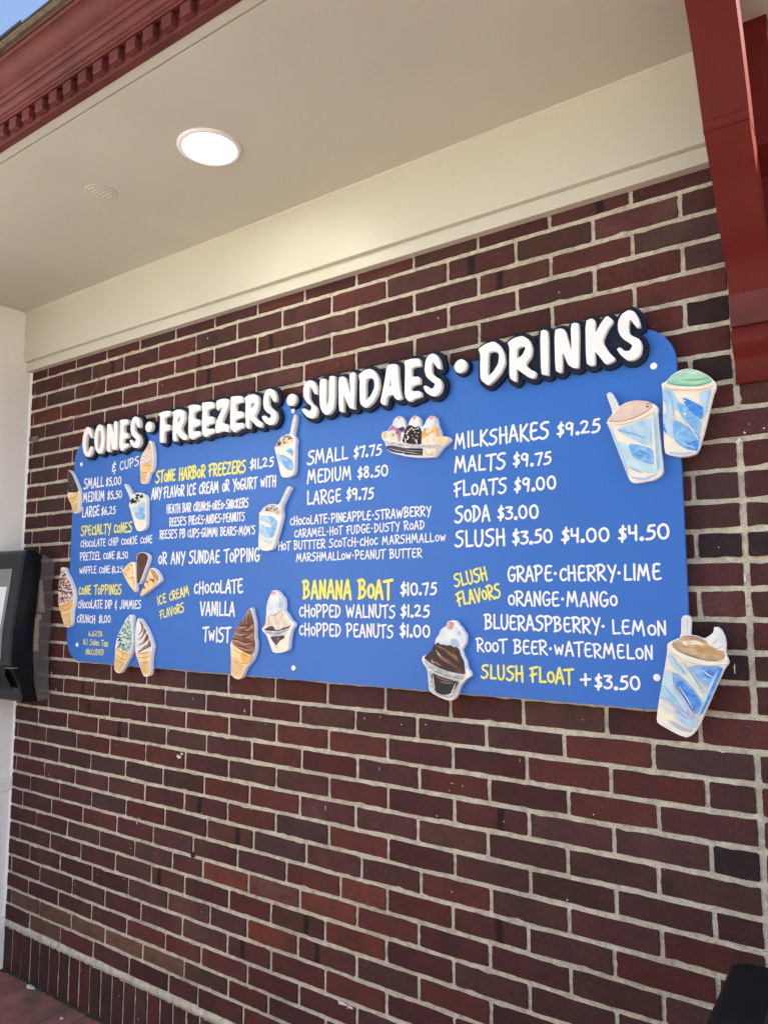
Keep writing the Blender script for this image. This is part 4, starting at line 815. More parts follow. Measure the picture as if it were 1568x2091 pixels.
cutout('cone_cutout', 'painted cutout of a cone dipped in dark chocolate', P1,
 [(78,618),(100,640),(140,690),(170,750),(200,830),(235,910),(246,970),(241,1050),(240,1150),(235,1260),(215,1310),(165,1325),(148,1290),(108,1150),(66,1080),(61,1010),(68,990),(60,960),(62,800),(68,680)],
 [('p','cone',[(62,1010),(120,985),(200,970),(242,975),(238,1150),(232,1260),(205,1315),(165,1320),(110,1150),(68,1085)]),
  ('p','dip',[(80,628),(140,695),(195,830),(232,920),(240,962),(215,975),(190,988),(120,982),(75,992),(63,940),(66,800),(72,700)]),
  ('p','cone_gold',[(75,1095),(150,1085),(238,1000),(237,1040),(140,1128),(100,1132)]), ('s','cone_line',[(68,1085),(150,1075),(240,985)],10), ('s','cone_line',[(108,1148),(170,1130),(237,1075)],9),
  ('g','cone_line',[(118,1175),(228,1150),(222,1290),(165,1305)],5,6), ('s','dip_light',[(150,820),(135,870),(118,900)],10), ('s','dip_light',[(178,890),(165,930),(130,965)],9), ('s','dip_light',[(75,690),(72,760),(78,820)],7)])
cutout('cone_cutout', 'painted cutout of a pale vanilla soft serve cone', P1,
 [(1365,155),(1390,152),(1410,180),(1418,230),(1430,300),(1438,380),(1433,430),(1434,520),(1428,560),(1410,640),(1372,668),(1350,740),(1320,842),(1262,847),(1228,820),(1224,650),(1215,530),(1240,400),(1300,300),(1340,240)],
 [('p','vanilla',[(1368,165),(1392,200),(1425,310),(1430,430),(1428,540),(1330,545),(1222,528),(1245,400),(1305,300),(1345,240)]), ('p','cone',[(1220,540),(1330,552),(1430,545),(1400,640),(1350,670),(1318,836),(1265,842),(1232,815),(1228,650)]),
  ('p','cone_gold',[(1300,560),(1425,552),(1400,630),(1345,650),(1290,640)]), ('s','swirl_line',[(1240,470),(1330,440),(1422,385)],11), ('s','swirl_line',[(1262,415),(1340,390),(1415,320)],11), ('s','swirl_line',[(1290,525),(1370,505),(1428,455)],11), ('s','swirl_line',[(1300,345),(1355,325),(1400,270)],10), ('s','swirl_line',[(1370,180),(1375,250),(1350,300)],8),
  ('s','cone_line',[(1222,542),(1330,552),(1428,545)],10), ('s','cone_line',[(1228,648),(1300,672),(1372,655)],10), ('g','cone_line',[(1232,690),(1345,690),(1315,820),(1240,815)],5,5)])
cutout('cup_cutout', 'painted cutout of a small blue cup with cookie crumbs, spoon leaning left', P1,
 [(965,850),(1000,848),(1040,920),(1100,1030),(1160,990),(1230,985),(1290,1015),(1322,1060),(1320,1300),(1322,1500),(1295,1560),(1245,1605),(1180,1603),(1150,1555),(1100,1380),(1058,1220),(1042,1180),(1070,1110),(1030,1000),(985,900)],
 [('p','spoon',[(968,855),(998,855),(1100,1040),(1078,1100),(1035,1000)]), ('p','cream',[(1060,1222),(1200,1185),(1310,1085),(1312,1400),(1312,1510),(1240,1596),(1185,1592),(1150,1540)]),
  ('p','whip',[(1075,1112),(1120,1030),(1200,995),(1295,1035),(1290,1060),(1200,1145),(1080,1200),(1047,1182)]), ('p','ltblue',[(1078,1245),(1300,1130),(1310,1310),(1130,1300)]), ('p','mdblue',[(1130,1300),(1310,1310),(1306,1425),(1190,1415),(1150,1370)]), ('p','mdblue',[(1210,1240),(1280,1222),(1280,1300),(1210,1300)]),
  ('s','cream',[(1052,1205),(1150,1185),(1240,1130),(1305,1062)],26), ('d',['blk'],[(1060,1150),(1120,1040),(1200,1005),(1280,1040),(1200,1130),(1080,1190)],26,13,1.6)])
cutout('cone_cutout', 'painted cutout of a cone covered in dark sprinkles at the left edge', P2,
 [(98,338),(125,330),(152,345),(165,410),(205,470),(240,560),(272,650),(280,760),(270,860),(248,950),(242,1100),(225,1150),(190,1172),(150,1162),(133,1110),(98,980),(68,870),(56,760),(68,560),(88,420)],
 [('p','cone',[(66,850),(275,770),(268,860),(246,950),(240,1100),(222,1150),(160,1162),(135,1110),(100,980)]), ('p','jimmy',[(100,345),(148,350),(165,415),(240,570),(275,680),(272,762),(180,830),(70,852),(60,750),(72,560),(92,420)]),
  ('p','cone_gold',[(75,872),(180,852),(270,775),(265,860),(200,920),(100,938)]), ('s','cone_line',[(72,872),(180,850),(272,775)],9), ('s','cone_line',[(98,945),(190,925),(252,875)],10), ('s','cone_line',[(118,995),(190,985),(244,950)],9), ('g','cone_line',[(128,1010),(240,975),(235,1100),(155,1112)],6,6), ('p','cone_gold',[(145,1125),(235,1108),(215,1152),(162,1162)]),
  ('d',['blk','blk','brown','rose','plum'],[(102,400),(140,370),(225,560),(268,690),(262,755),(170,820),(75,840),(64,740),(78,560)],95,8,2.0)], 3)
cutout('cone_cutout', 'painted cutout of a flat tan waffle wedge cone', P2, [(948,395),(985,330),(1040,275),(1095,253),(1128,268),(1140,450),(1142,665),(1130,682),(1040,570)],
 [('p','cone',[(953,397),(988,335),(1042,280),(1095,260),(1108,268),(1140,655),(1130,676),(1042,566)]), ('d',['cone_gold','cone_gold','cone_line'],[(975,400),(1050,290),(1100,280),(1130,600),(1050,560)],26,8,2)], 4)
cutout('cone_cutout', 'painted cutout of a dark chocolate wedge cone, middle of the three', P2, [(1148,175),(1175,135),(1225,118),(1280,130),(1318,170),(1318,225),(1200,560),(1172,566),(1160,540),(1150,300)],
 [('p','chocwedge',[(1152,178),(1180,140),(1225,125),(1278,138),(1312,175),(1312,222),(1195,552),(1170,560),(1158,530)]), ('d',['brown'],[(1165,200),(1290,180),(1190,500)],14,7,3)], 5)
cutout('cone_cutout', 'painted cutout of an open chocolate chip cookie cone', P2, [(1338,345),(1372,335),(1420,370),(1465,440),(1482,500),(1470,535),(1210,738),(1196,728),(1240,620),(1300,450)],
 [('p','cone',[(1340,350),(1470,530),(1212,732),(1200,722),(1245,620),(1305,450)]), ('p','coffee',[(1345,350),(1375,350),(1425,400),(1462,465),(1465,522),(1420,490),(1375,430)]), ('s','choc_dark',[(1345,352),(1372,425),(1415,488),(1463,525)],7), ('s','white',[(1345,345),(1400,365),(1455,435),(1472,515)],6), ('d',['choc_dark','cone_gold'],[(1330,420),(1450,545),(1230,700),(1215,690),(1280,560)],16,12,1.4)], 6)
cutout('cone_cutout', 'painted cutout of a cone covered in green and grey crunch', P2,
 [(1048,998),(1075,988),(1090,1020),(1092,1150),(1098,1300),(1088,1450),(1068,1555),(1022,1625),(990,1695),(925,1808),(870,1802),(833,1742),(850,1570),(853,1430),(888,1280),(958,1140),(1010,1040)],
 [('p','cone',[(858,1440),(1070,1545),(1018,1620),(985,1690),(922,1800),(872,1795),(840,1738),(855,1560)]), ('p','crunch',[(1052,1005),(1080,1020),(1085,1150),(1092,1340),(1072,1545),(1035,1530),(980,1500),(865,1445),(895,1280),(962,1145)]),
  ('p','cone_gold',[(940,1520),(1062,1552),(1018,1612),(945,1600)]), ('s','cone_line',[(862,1450),(950,1515),(1062,1552)],9), ('s','cone_line',[(858,1545),(930,1600),(1015,1622)],9), ('s','cone_line',[(855,1590),(920,1640),(990,1680)],9), ('g','cone_line',[(856,1610),(980,1690),(925,1785),(842,1730)],6,6),
  ('d',['green','green','teal','blk','glass','green'],[(1052,1020),(1082,1150),(1088,1340),(1068,1530),(980,1490),(875,1430),(905,1280),(970,1150)],120,8,1.7)], 7)
cutout('cone_cutout', 'painted cutout of a vanilla and chocolate twist cone', P2,
 [(1162,1045),(1190,1040),(1240,1110),(1292,1200),(1342,1330),(1374,1430),(1358,1510),(1342,1620),(1338,1820),(1312,1852),(1260,1858),(1233,1822),(1178,1650),(1132,1530),(1127,1300),(1143,1130)],
 [('p','cone',[(1140,1535),(1355,1495),(1345,1620),(1335,1820),(1308,1848),(1262,1852),(1238,1818),(1182,1650)]), ('p','whip',[(1165,1052),(1195,1060),(1240,1115),(1335,1315),(1366,1430),(1345,1500),(1160,1528),(1133,1460),(1135,1280),(1148,1130)]),
  ('p','choc',[(1185,1060),(1235,1115),(1262,1175),(1215,1250),(1170,1290),(1225,1200),(1215,1130)]), ('p','choc',[(1262,1170),(1298,1230),(1240,1310),(1155,1360),(1230,1290)]), ('p','choc',[(1300,1240),(1330,1320),(1270,1390),(1150,1430),(1250,1370)]), ('p','choc',[(1332,1325),(1364,1430),(1300,1460),(1190,1520),(1160,1520),(1250,1440),(1310,1400)]),
  ('s','choc_light',[(1335,1400),(1280,1450),(1200,1490)],10), ('s','cone_line',[(1140,1535),(1250,1530),(1350,1500)],9), ('s','cone_line',[(1170,1590),(1260,1590),(1345,1565)],9), ('s','cone_line',[(1190,1650),(1270,1655),(1340,1640)],9), ('g','cone_line',[(1205,1670),(1335,1655),(1330,1800),(1245,1815)],6,7)], 8)
cutout('cup_cutout', 'painted cutout of a blue cup with gold candy pieces and upright spoon', P3,
 [(632,40),(655,45),(655,120),(628,250),(612,340),(640,372),(655,420),(645,460),(640,700),(632,860),(600,912),(530,942),(462,935),(438,902),(400,720),(352,530),(358,508),(400,420),(460,350),(520,325),(568,330),(600,150)],
 [('p','cream',[(362,530),(645,440),(632,860),(598,905),(530,935),(464,928),(444,898),(405,720)]), ('p','spoon',[(634,46),(652,50),(650,120),(608,340),(572,330),(604,150)]), ('s','glass',[(640,60),(625,200),(602,320)],6), ('p','ice',[(372,505),(402,428),(470,350),(560,332),(638,395),(560,462),(430,502)]),
  ('p','ltblue',[(380,598),(470,622),(500,800),(420,720)]), ('p','mdblue',[(440,605),(520,640),(615,700),(618,840),(540,835),(480,770)]), ('p','mdblue',[(510,565),(540,530),(580,525),(620,550),(612,650),(580,600)]), ('s','cream',[(360,515),(450,500),(560,470),(645,415)],30), ('s','glass',[(372,507),(450,498),(560,462),(638,405)],6),
  ('d',['gold','brown','gold','choc_dark'],[(385,490),(420,420),(480,350),(570,345),(610,390),(550,440),(430,490)],26,12,1.3)], 9)
cutout('cup_cutout', 'painted cutout of a blue cup with coloured candies and tilted spoon', P3,
 [(532,1072),(562,1066),(575,1085),(530,1180),(438,1370),(458,1490),(450,1520),(410,1680),(330,1945),(290,1978),(200,1988),(130,1952),(120,1900),(130,1700),(134,1450),(160,1420),(200,1360),(280,1320),(350,1315),(402,1350)],
 [('p','cream',[(140,1462),(445,1520),(330,1935),(285,1972),(200,1982),(134,1945),(128,1900)]), ('p','spoon',[(535,1078),(565,1074),(568,1088),(435,1372),(405,1352)]), ('s','glass',[(560,1085),(500,1200),(428,1360)],7), ('p','ice',[(165,1425),(215,1350),(320,1322),(425,1378),(450,1482),(360,1442),(250,1425)]),
  ('p','ltblue',[(150,1480),(300,1485),(320,1640),(260,1590),(150,1555)]), ('p','mdblue',[(260,1480),(330,1500),(405,1585),(330,1820),(250,1740),(210,1640),(320,1660),(310,1580)]), ('p','ltblue',[(148,1590),(210,1620),(300,1800),(250,1820),(135,1730)]), ('p','greenblue',[(132,1780),(240,1840),(330,1850),(310,1890),(200,1850)]),
  ('s','cream',[(138,1448),(250,1440),(360,1460),(448,1510)],30), ('d',['red','teal','pinkish','rose','choc_dark','cherry'],[(185,1410),(220,1360),(320,1330),(420,1390),(440,1465),(360,1430),(250,1415)],34,13,1.3)], 10)
cutout('cone_cutout', 'painted cutout of a tall chocolate soft serve cone', P4,
 [(503,498),(525,508),(548,640),(585,800),(592,930),(588,1100),(610,1200),(605,1330),(575,1450),(535,1560),(455,1660),(405,1705),(322,1905),(260,1942),(188,1918),(112,1850),(105,1740),(118,1560),(98,1240),(108,1205),(125,1180),(200,960),(318,800),(400,640)],
 [('p','cone',[(102,1212),(260,1310),(450,1420),(565,1450),(530,1560),(448,1655),(400,1700),(318,1898),(260,1936),(192,1912),(118,1848),(112,1740),(124,1560)]), ('p','choc',[(505,510),(545,660),(582,810),(590,930),(585,1100),(605,1210),(598,1330),(570,1435),(450,1405),(260,1300),(122,1192),(180,1050),(220,900),(325,795),(405,650)]),
  ('s','choc_dark',[(215,960),(330,965),(430,985),(580,940)],16), ('s','choc_dark',[(185,1040),(300,1080),(440,1060),(560,1110)],14), ('s','choc_dark',[(150,1110),(300,1170),(450,1215),(590,1150)],16), ('s','choc_dark',[(190,1250),(330,1280),(450,1330),(600,1270)],14), ('s','choc_dark',[(330,800),(380,860),(470,850),(575,790)],14), ('s','choc_dark',[(120,1195),(260,1300),(450,1405),(568,1438)],16),
  ('s','choc_light',[(270,880),(350,905),(420,885)],26), ('s','choc_light',[(400,950),(480,940),(560,860)],22), ('s','choc_light',[(200,1010),(320,1050),(430,1020)],22), ('s','choc_light',[(420,1110),(500,1080),(580,1020)],22), ('s','choc_light',[(140,1150),(260,1170),(400,1230),(540,1210)],26), ('s','choc_light',[(210,1250),(330,1310),(470,1350),(570,1320)],24), ('s','choc_light',[(480,600),(440,700),(430,830)],16), ('s','choc_light',[(400,700),(370,780),(385,840)],18),
  ('p','cone_gold',[(330,1370),(555,1455),(522,1550),(450,1640),(330,1560)]), ('s','cone_line',[(118,1480),(220,1560),(340,1610),(450,1630)],11), ('s','cone_line',[(122,1545),(240,1620),(400,1690)],11), ('s','cone_line',[(105,1290),(250,1380),(430,1460),(535,1490)],8), ('g','cone_line',[(135,1610),(395,1700),(318,1870),(122,1790)],7,6)], 11)
cutout('sundae_cutout', 'painted cutout of a vanilla sundae with purple sauce and cherry', P4,
 [(912,210),(935,165),(985,145),(1045,165),(1100,245),(1160,310),(1180,450),(1165,560),(1230,630),(1295,755),(1362,795),(1372,870),(1312,945),(1275,1120),(1258,1345),(1150,1400),(1010,1412),(942,1384),(898,1260),(828,1050),(733,960),(738,910),(795,850),(815,700),(820,520),(855,360),(895,250)],
 [('p','cream',[(850,1050),(1060,1060),(1295,945),(1262,1130),(1250,1338),(1150,1390),(1010,1400),(950,1372)]), ('p','ice',[(835,655),(950,665),(1080,580),(1175,590),(1285,760),(1345,850),(1250,900),(1060,960),(900,950),(790,900)]), ('p','plum',[(760,945),(830,905),(900,870),(950,868),(985,900),(1000,945),(1110,940),(1150,895),(1200,900),(1335,845),(1260,920),(1080,965),(860,968)]),
  ('p','glass',[(770,970),(1000,985),(1290,905),(1285,945),(1060,1050),(840,1020)]), ('s','blk',[(845,1020),(1000,1028),(1150,990),(1280,935)],12), ('s','blk',[(880,1050),(1020,1060),(1150,1030),(1250,985)],8), ('p','plum',[(900,1080),(1060,1070),(1190,1050),(1190,1110),(1110,1150),(1060,1200),(1030,1260),(960,1180)]), ('s','pinksauce',[(1000,1180),(1010,1250),(1060,1330)],12), ('s','pinksauce',[(1080,1090),(1060,1130),(1050,1160)],14),
  ('p','whip',[(925,245),(1010,195),(1100,265),(1155,350),(1165,470),(1150,565),(1070,578),(1030,640),(1000,630),(950,662),(905,632),(880,640),(832,615),(832,500),(870,330)]), ('p','shade',[(1080,280),(1140,350),(1155,460),(1110,520),(1060,480),(1100,380)]), ('s','blk',[(880,632),(910,632),(950,662),(1000,632),(1030,640),(1070,578),(1150,568)],8), ('s','swirl_line',[(1040,640),(960,740),(930,820)],8), ('s','swirl_line',[(1110,650),(1050,760),(1010,850)],8), ('p','cherry',[(920,232),(945,185),(990,168),(1015,200),(1005,235),(970,252)])], 12)
cutout('sundae_cutout', 'painted cutout of a banana split boat with three scoops', P5,
 [(82,480),(92,430),(140,395),(200,398),(250,310),(305,262),(325,180),(395,100),(445,86),(500,108),(540,180),(552,240),(575,325),(625,275),(640,200),(700,108),(765,78),(815,95),(850,140),(865,210),(880,330),(950,262),(990,170),(1050,88),(1115,82),(1160,110),(1190,180),(1200,270),(1255,390),(1275,500),(1400,498),(1455,535),(1450,580),(1385,650),(1300,715),(1175,885),(1140,918),(830,925),(560,895),(330,845),(208,785),(175,690),(145,600),(95,545)],
 [('p','cone_gold',[(92,475),(105,425),(145,405),(190,410),(205,520),(150,560),(110,540)]), ('p','ice',[(200,470),(250,400),(350,370),(480,400),(510,600),(230,570)]), ('p','pinksauce',[(210,425),(255,320),(310,275),(420,330),(545,300),(555,365),(540,420),(470,430),(470,615),(415,605),(410,450),(360,380),(290,370)]),
  ('p','plum',[(430,360),(530,295),(555,360),(520,400),(460,400)]), ('p','whip',[(308,270),(335,170),(405,110),(490,130),(535,215),(530,285),(425,338),(345,310)]), ('p','cherry',[(402,112),(440,92),(490,118),(462,160),(415,150)]), ('p','blk',[(500,622),(540,480),(560,350),(650,265),(850,290),(905,430),(908,665),(700,655)]), ('p','whip',[(638,250),(680,155),(740,92),(820,115),(848,215),(830,295),(765,322),(695,280)]), ('p','cherry',[(705,140),(720,100),(765,84),(802,105),(770,150),(735,172)]),
  ('p','ice',[(895,650),(900,420),(1000,330),(1180,275),(1240,400),(1265,520),(1300,685),(920,682)]), ('p','caramel',[(895,560),(900,430),(960,400),(1010,450),(1100,360),(1180,275),(1240,390),(1250,500),(1200,520),(1150,410),(1060,450),(960,520)]), ('p','whip',[(962,260),(1000,165),(1060,115),(1150,140),(1185,220),(1150,290),(1085,370),(1010,335)]), ('p','cherry',[(1035,130),(1060,92),(1120,85),(1145,130),(1095,180),(1050,160)]),
  ('p','cone',[(1180,660),(1230,540),(1275,505),(1400,502),(1440,540),(1385,630),(1305,685)]), ('p','glass',[(150,570),(330,615),(560,660),(920,688),(1340,690),(1250,742),(900,760),(500,725),(190,665)]), ('p','plum',[(195,672),(560,730),(560,850),(330,825),(215,770)]), ('p','blk',[(540,740),(935,745),(922,890),(560,862)]), ('p','ice',[(930,745),(1240,745),(1150,892),(925,892)]), ('s','caramel',[(960,760),(1000,850),(1100,870),(1170,760)],16), ('s','glass',[(250,740),(500,800),(900,860)],12), ('s','glass',[(560,760),(700,790),(920,800)],10),
  ('s','cone_line',[(915,685),(1100,690),(1320,686)],6), ('d',['ice','cream','glass','coffee'],[(560,400),(650,320),(850,330),(890,440),(880,620),(560,600)],26,14,1.2), ('d',['brown','gold'],[(320,430),(500,430),(500,560),(320,520)],5,16,1.3), ('d',['brown','coffee'],[(920,350),(1010,320),(1040,430),(940,450)],6,14,1.2), ('s','cream',[(580,540),(590,600),(600,640)],26), ('s','cream',[(810,560),(815,620),(815,655)],24), ('s','cream',[(560,700),(640,730),(700,700)],26)], 13)
cutout('sundae_cutout', 'painted cutout of a chocolate sundae with whipped cream on the lower board edge', P6,
 [(695,215),(715,175),(760,150),(855,130),(925,165),(960,240),(1030,310),(1075,395),(1130,455),(1128,650),(1080,740),(1025,815),(1065,970),(1130,1080),(1148,1240),(1232,1340),(1245,1440),(1160,1480),(1068,1570),(975,1700),(915,1900),(840,1985),(740,1992),(560,1930),(295,1778),(270,1500),(255,1270),(128,1085),(132,990),(165,955),(215,940),(345,840),(430,700),(440,560),(515,480),(555,355),(620,305),(688,268)],
 [('p','cream',[(150,1010),(280,1230),(1120,1380),(1180,1340),(1225,1390),(1220,1440),(1150,1470),(1060,1560),(965,1700),(905,1890),(832,1972),(740,1978),(560,1918),(305,1770),(280,1500),(265,1265),(140,1080)]),
  ('p','whip',[(450,655),(455,560),(522,490),(562,368),(700,280),(880,200),(955,275),(1045,420),(1105,475),(1102,640),(1012,805),(900,760),(720,730),(520,670)]), ('p','shade',[(800,560),(930,560),(990,640),(1000,770),(800,700)]), ('p','shade',[(940,440),(990,370),(1040,410),(970,500)]), ('p','cherry',[(702,260),(718,195),(790,155),(880,175),(862,250),(830,320),(745,325)]), ('s','choc_dark',[(712,305),(760,338),(825,325),(845,260),(885,210)],10),
  ('p','dip',[(175,1012),(240,930),(350,842),(385,740),(450,680),(515,640),(560,700),(620,685),(715,720),(800,700),(860,752),(940,745),(1005,812),(1030,930),(1055,985),(1112,1090),(1125,1300),(1140,1382),(900,1345),(600,1262),(380,1142)]),
  ('s','choc',[(450,705),(600,780),(800,900),(985,1060)],55), ('s','choc',[(470,830),(580,990),(760,1100),(1000,1270)],80), ('s','choc_dark',[(470,800),(640,900),(860,1080),(980,1130)],30), ('s','choc',[(820,840),(900,930),(990,1060)],30), ('s','choc',[(370,1000),(450,1100),(600,1200)],60), ('s','choc_light',[(500,890),(545,940),(600,990),(650,1030)],14), ('s','white',[(505,888),(530,915),(560,950)],14), ('s','white',[(362,1045),(385,1090),(418,1120)],16), ('s','choc_light',[(740,890),(860,970),(985,1090)],10), ('s','choc_light',[(840,850),(900,930),(960,1010)],8),
  ('p','glass',[(170,1030),(350,1132),(600,1262),(850,1342),(1130,1390),(1080,1470),(1020,1530),(850,1500),(600,1415),(400,1315),(270,1215)]), ('s','blk',[(290,1200),(450,1300),(650,1390),(860,1440),(1070,1470)],12), ('s','blk',[(420,1230),(620,1310),(850,1380),(1110,1420)],7), ('s','white',[(290,1240),(450,1330),(650,1410),(820,1480)],9),
  ('p','glass',[(290,1290),(400,1345),(640,1435),(860,1530),(1010,1545),(950,1660),(880,1860),(800,1940),(560,1880),(330,1740)]), ('p','blk',[(360,1340),(640,1450),(900,1535),(1005,1545),(925,1700),(840,1820),(640,1860),(480,1800),(400,1640)]), ('s','choc',[(470,1420),(640,1500),(860,1560)],34), ('s','glass',[(560,1530),(700,1580),(880,1580)],8), ('s','glass',[(410,1400),(420,1560),(450,1700)],40), ('s','white',[(320,1300),(320,1500),(350,1680)],16), ('s','glass',[(930,1590),(880,1720),(800,1870)],34)], 14)
cutout('cup_cutout', 'painted cutout of a large milkshake cup with pale pink lid and spoon', P7,
 [(198,450),(208,430),(235,420),(258,432),(300,510),(332,580),(400,532),(510,506),(640,518),(700,542),(742,575),(748,620),(738,650),(760,850),(790,1150),(798,1275),(765,1322),(700,1362),(500,1398),(452,1372),(430,1320),(380,1200),(215,772),(200,742),(212,715),(240,680),(268,640)],
 [('p','spoon',[(205,450),(215,434),(235,428),(255,440),(325,582),(268,634)]), ('p','cream',[(210,745),(725,585),(740,622),(732,645),(752,850),(782,1150),(788,1272),(755,1315),(700,1350),(502,1388),(458,1362),(385,1195),(222,775)]), ('p','pinkish',[(215,722),(300,620),(400,545),(520,515),(640,525),(700,552),(690,592),(600,650),(430,712),(260,747)]),
  ('p','ltblue',[(300,822),(430,775),(640,700),(690,712),(700,1000),(560,972),(400,880)]), ('p','mdblue',[(430,968),(560,985),(700,1030),(718,1198),(620,1182),(470,1112)]), ('p','greenblue',[(305,945),(430,970),(470,1112),(620,1188),(765,1200),(755,1295),(600,1275),(430,1222),(350,1080)]), ('p','ltblue',[(700,640),(730,650),(770,1100),(775,1250),(740,1250),(725,1000)]), ('s','cream',[(420,830),(520,890),(660,950)],12), ('s','cream',[(470,760),(560,820),(680,850)],8), ('s','ltblue',[(240,800),(330,1010),(430,1290)],22), ('s','shade',[(470,1330),(600,1350),(740,1300)],24), ('s','cream',[(690,720),(705,900),(730,1230)],26), ('s','dpblue',[(480,1040),(560,1050),(620,1080)],12), ('s','dpblue',[(470,1070),(560,1100),(600,1110)],8), ('s','mdblue',[(440,1220),(520,1260),(590,1288)],10), ('s','mdblue',[(330,830),(460,860),(600,920)],14),
  ('s','cream',[(210,752),(340,745),(560,690),(700,610),(735,590)],34), ('s','rose',[(216,728),(330,738),(480,705),(620,640),(695,575)],9), ('s','rose',[(300,615),(400,542),(520,512),(640,522),(700,550)],5), ('s','glass',[(225,778),(400,765),(600,700),(725,640)],5), ('p','choc_dark',[(632,572),(655,570),(648,592),(635,588)]), ('s','rose',[(620,560),(660,545),(690,550)],8)], 15)
cutout('cup_cutout', 'painted cutout of a cup heaped with mint green slush at the upper right', P7,
 [(786,345),(790,325),(830,308),(880,255),(935,208),(1000,180),(1070,166),(1180,188),(1285,240),(1345,296),(1366,322),(1362,375),(1335,435),(1250,800),(1172,1068),(1080,1104),(980,1112),(870,1094),(818,1068),(806,800),(798,400)],
 [('p','cream',[(795,335),(1355,335),(1330,430),(1245,800),(1166,1060),(1080,1096),(980,1105),(872,1086),(825,1062),(812,800),(804,390)]), ('p','mint',[(830,312),(885,260),(940,215),(1060,172),(1190,195),(1285,245),(1335,298),(1300,330),(1150,355),(980,348)]), ('s','mintd',[(850,318),(980,345),(1150,350),(1320,308)],22), ('s','mintd',[(1000,290),(1150,290),(1290,270)],26), ('s','cream',[(950,230),(1080,200),(1160,240)],10),
  ('p','ltblue',[(803,385),(900,400),(930,470),(1000,560),(980,640),(805,540)]), ('p','mdblue',[(945,535),(1010,545),(1120,640),(1205,720),(1192,860),(1120,800),(1000,690)]), ('p','dpblue',[(1005,462),(1235,580),(1242,645),(1215,722),(1110,640),(1040,560)]), ('p','ltblue',[(808,640),(920,690),(920,920),(830,868)]), ('p','mdblue',[(910,720),(1000,740),(1110,805),(1205,860),(1182,1052),(1040,1030),(920,940)]), ('p','dpblue',[(1060,960),(1190,930),(1172,1054),(1070,1030)]), ('p','ltblue',[(1190,440),(1320,390),(1250,700),(1230,580)]), ('s','dpblue',[(815,760),(820,820),(845,860)],20),
  ('s','ltblue',[(860,440),(880,640),(860,820)],60), ('s','cream',[(1040,740),(1120,830),(1190,940)],10), ('s','ltblue',[(940,900),(1040,980),(1150,1020)],14), ('s','shade',[(880,1070),(1000,1085),(1120,1070)],26), ('s','ltblue',[(1300,400),(1250,640),(1190,900)],16), ('s','cream',[(800,640),(960,720),(1190,860)],10), ('s','white',[(1040,510),(1041,515),(1042,520)],14), ('s','white',[(1042,650),(1042,660),(1043,670)],16), ('s','cream',[(798,345),(900,370),(1080,380),(1250,370),(1350,330)],36), ('s','swirl_line',[(800,372),(900,395),(1080,402),(1250,392),(1340,360)],5), ('s','green',[(860,335),(1000,358),(1180,358),(1320,318)],5)], 16)
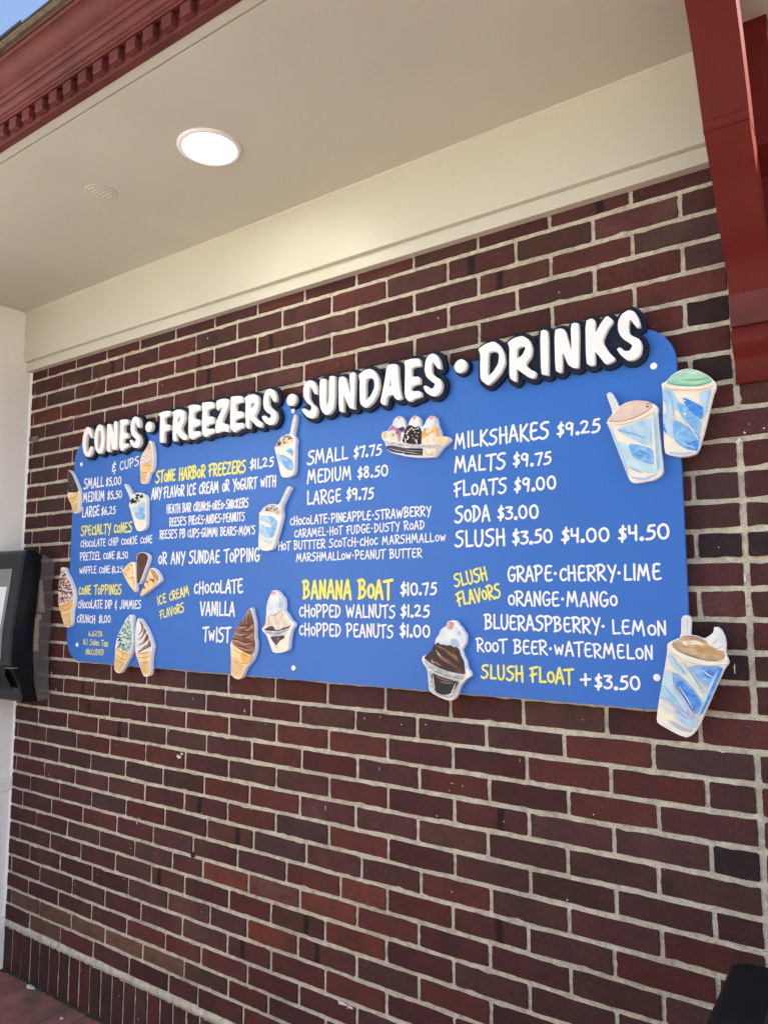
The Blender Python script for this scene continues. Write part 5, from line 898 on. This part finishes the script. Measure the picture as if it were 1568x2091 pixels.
cutout('cup_cutout', 'painted cutout of a root beer float cup at the lower right corner', P8,
 [(718,530),(725,290),(735,262),(765,242),(800,238),(835,262),(848,300),(846,400),(840,512),(900,508),(1025,555),(1095,515),(1140,480),(1160,435),(1155,402),(1200,393),(1255,435),(1300,530),(1318,640),(1305,745),(1350,845),(1352,890),(1305,945),(1250,1060),(1055,1500),(960,1725),(880,1835),(800,1876),(720,1850),(640,1815),(410,1685),(392,1620),(430,1350),(500,950),(540,700),(534,640),(560,600),(640,565)],
 [('p','cream',[(542,640),(1335,830),(1340,885),(1298,930),(1048,1492),(952,1715),(872,1822),(800,1864),(640,1803),(418,1675),(402,1615),(440,1350),(508,950),(548,700)]), ('p','spoon',[(722,532),(732,300),(742,270),(770,252),(800,250),(828,270),(838,305),(838,512),(800,530)]), ('s','glass',[(808,290),(812,400),(805,510)],8),
  ('p','coffee',[(585,608),(700,555),(800,522),(920,530),(1030,570),(1200,700),(1292,712),(1312,800),(1260,832),(1130,838),(900,792),(700,712)]), ('p','ice',[(720,592),(880,565),(1000,600),(1040,640),(900,630),(780,650)]), ('s','rose',[(700,545),(800,518),(920,528),(1020,565)],12), ('p','whip',[(1035,560),(1140,490),(1170,425),(1200,408),(1262,462),(1300,590),(1305,722),(1200,705),(1090,650)]), ('s','cherry',[(1130,640),(1200,690),(1290,640)],14), ('s','coffee',[(1040,565),(1110,650),(1200,705),(1300,725)],10), ('s','swirl_line',[(1200,540),(1180,600),(1130,620)],9),
  ('p','greenblue',[(500,950),(610,985),(620,1170),(760,1390),(850,1600),(620,1470),(440,1330)]), ('p','mdblue',[(612,985),(700,1040),(820,1150),(1010,1385),(945,1570),(860,1500),(760,1340),(640,1160)]), ('p','dpblue',[(650,1140),(720,1100),(820,1180),(1000,1400),(930,1565),(860,1490),(740,1290)]), ('p','mdblue',[(810,920),(960,912),(1290,918),(1160,1110),(1060,1200),(940,1060)]), ('p','dpblue',[(980,920),(1290,925),(1200,1000),(1100,1110),(1010,990)]), ('p','dpblue',[(1240,960),(1300,935),(1060,1470),(960,1620),(1090,1250)]), ('s','ltblue',[(1215,980),(1120,1180),(980,1530)],34), ('p','ltblue',[(610,1480),(800,1620),(960,1610),(925,1740),(800,1722),(680,1620)]),
  ('s','ltblue',[(560,760),(640,900),(760,1020)],60), ('s','greenblue',[(720,860),(840,1040),(1000,1280)],50), ('s','ltblue',[(480,1180),(560,1300),(700,1450)],60), ('s','shade',[(560,1640),(700,1740),(860,1790)],40), ('s','ltblue',[(1010,1450),(930,1650),(860,1790)],22), ('s','cream',[(700,1180),(800,1330),(880,1480)],12), ('s','cream',[(1010,960),(1090,1030),(1150,1060)],14), ('s','lilac',[(448,1330),(600,1400),(740,1530),(850,1600),(850,1520),(740,1330),(610,1170)],46), ('s','lilac',[(900,1010),(960,1120),(1060,1270)],24), ('s','lilac',[(450,1410),(520,1480),(600,1560)],12), ('s','cream',[(560,630),(680,740),(880,830),(1100,878),(1330,868)],62), ('s','glass',[(548,690),(680,785),(900,880),(1120,925),(1290,915)],9), ('s','choc_dark',[(590,615),(700,712),(900,795),(1130,842),(1300,815)],8), ('p','glass',[(1300,910),(1340,885),(1335,915),(1305,935)])], 17)
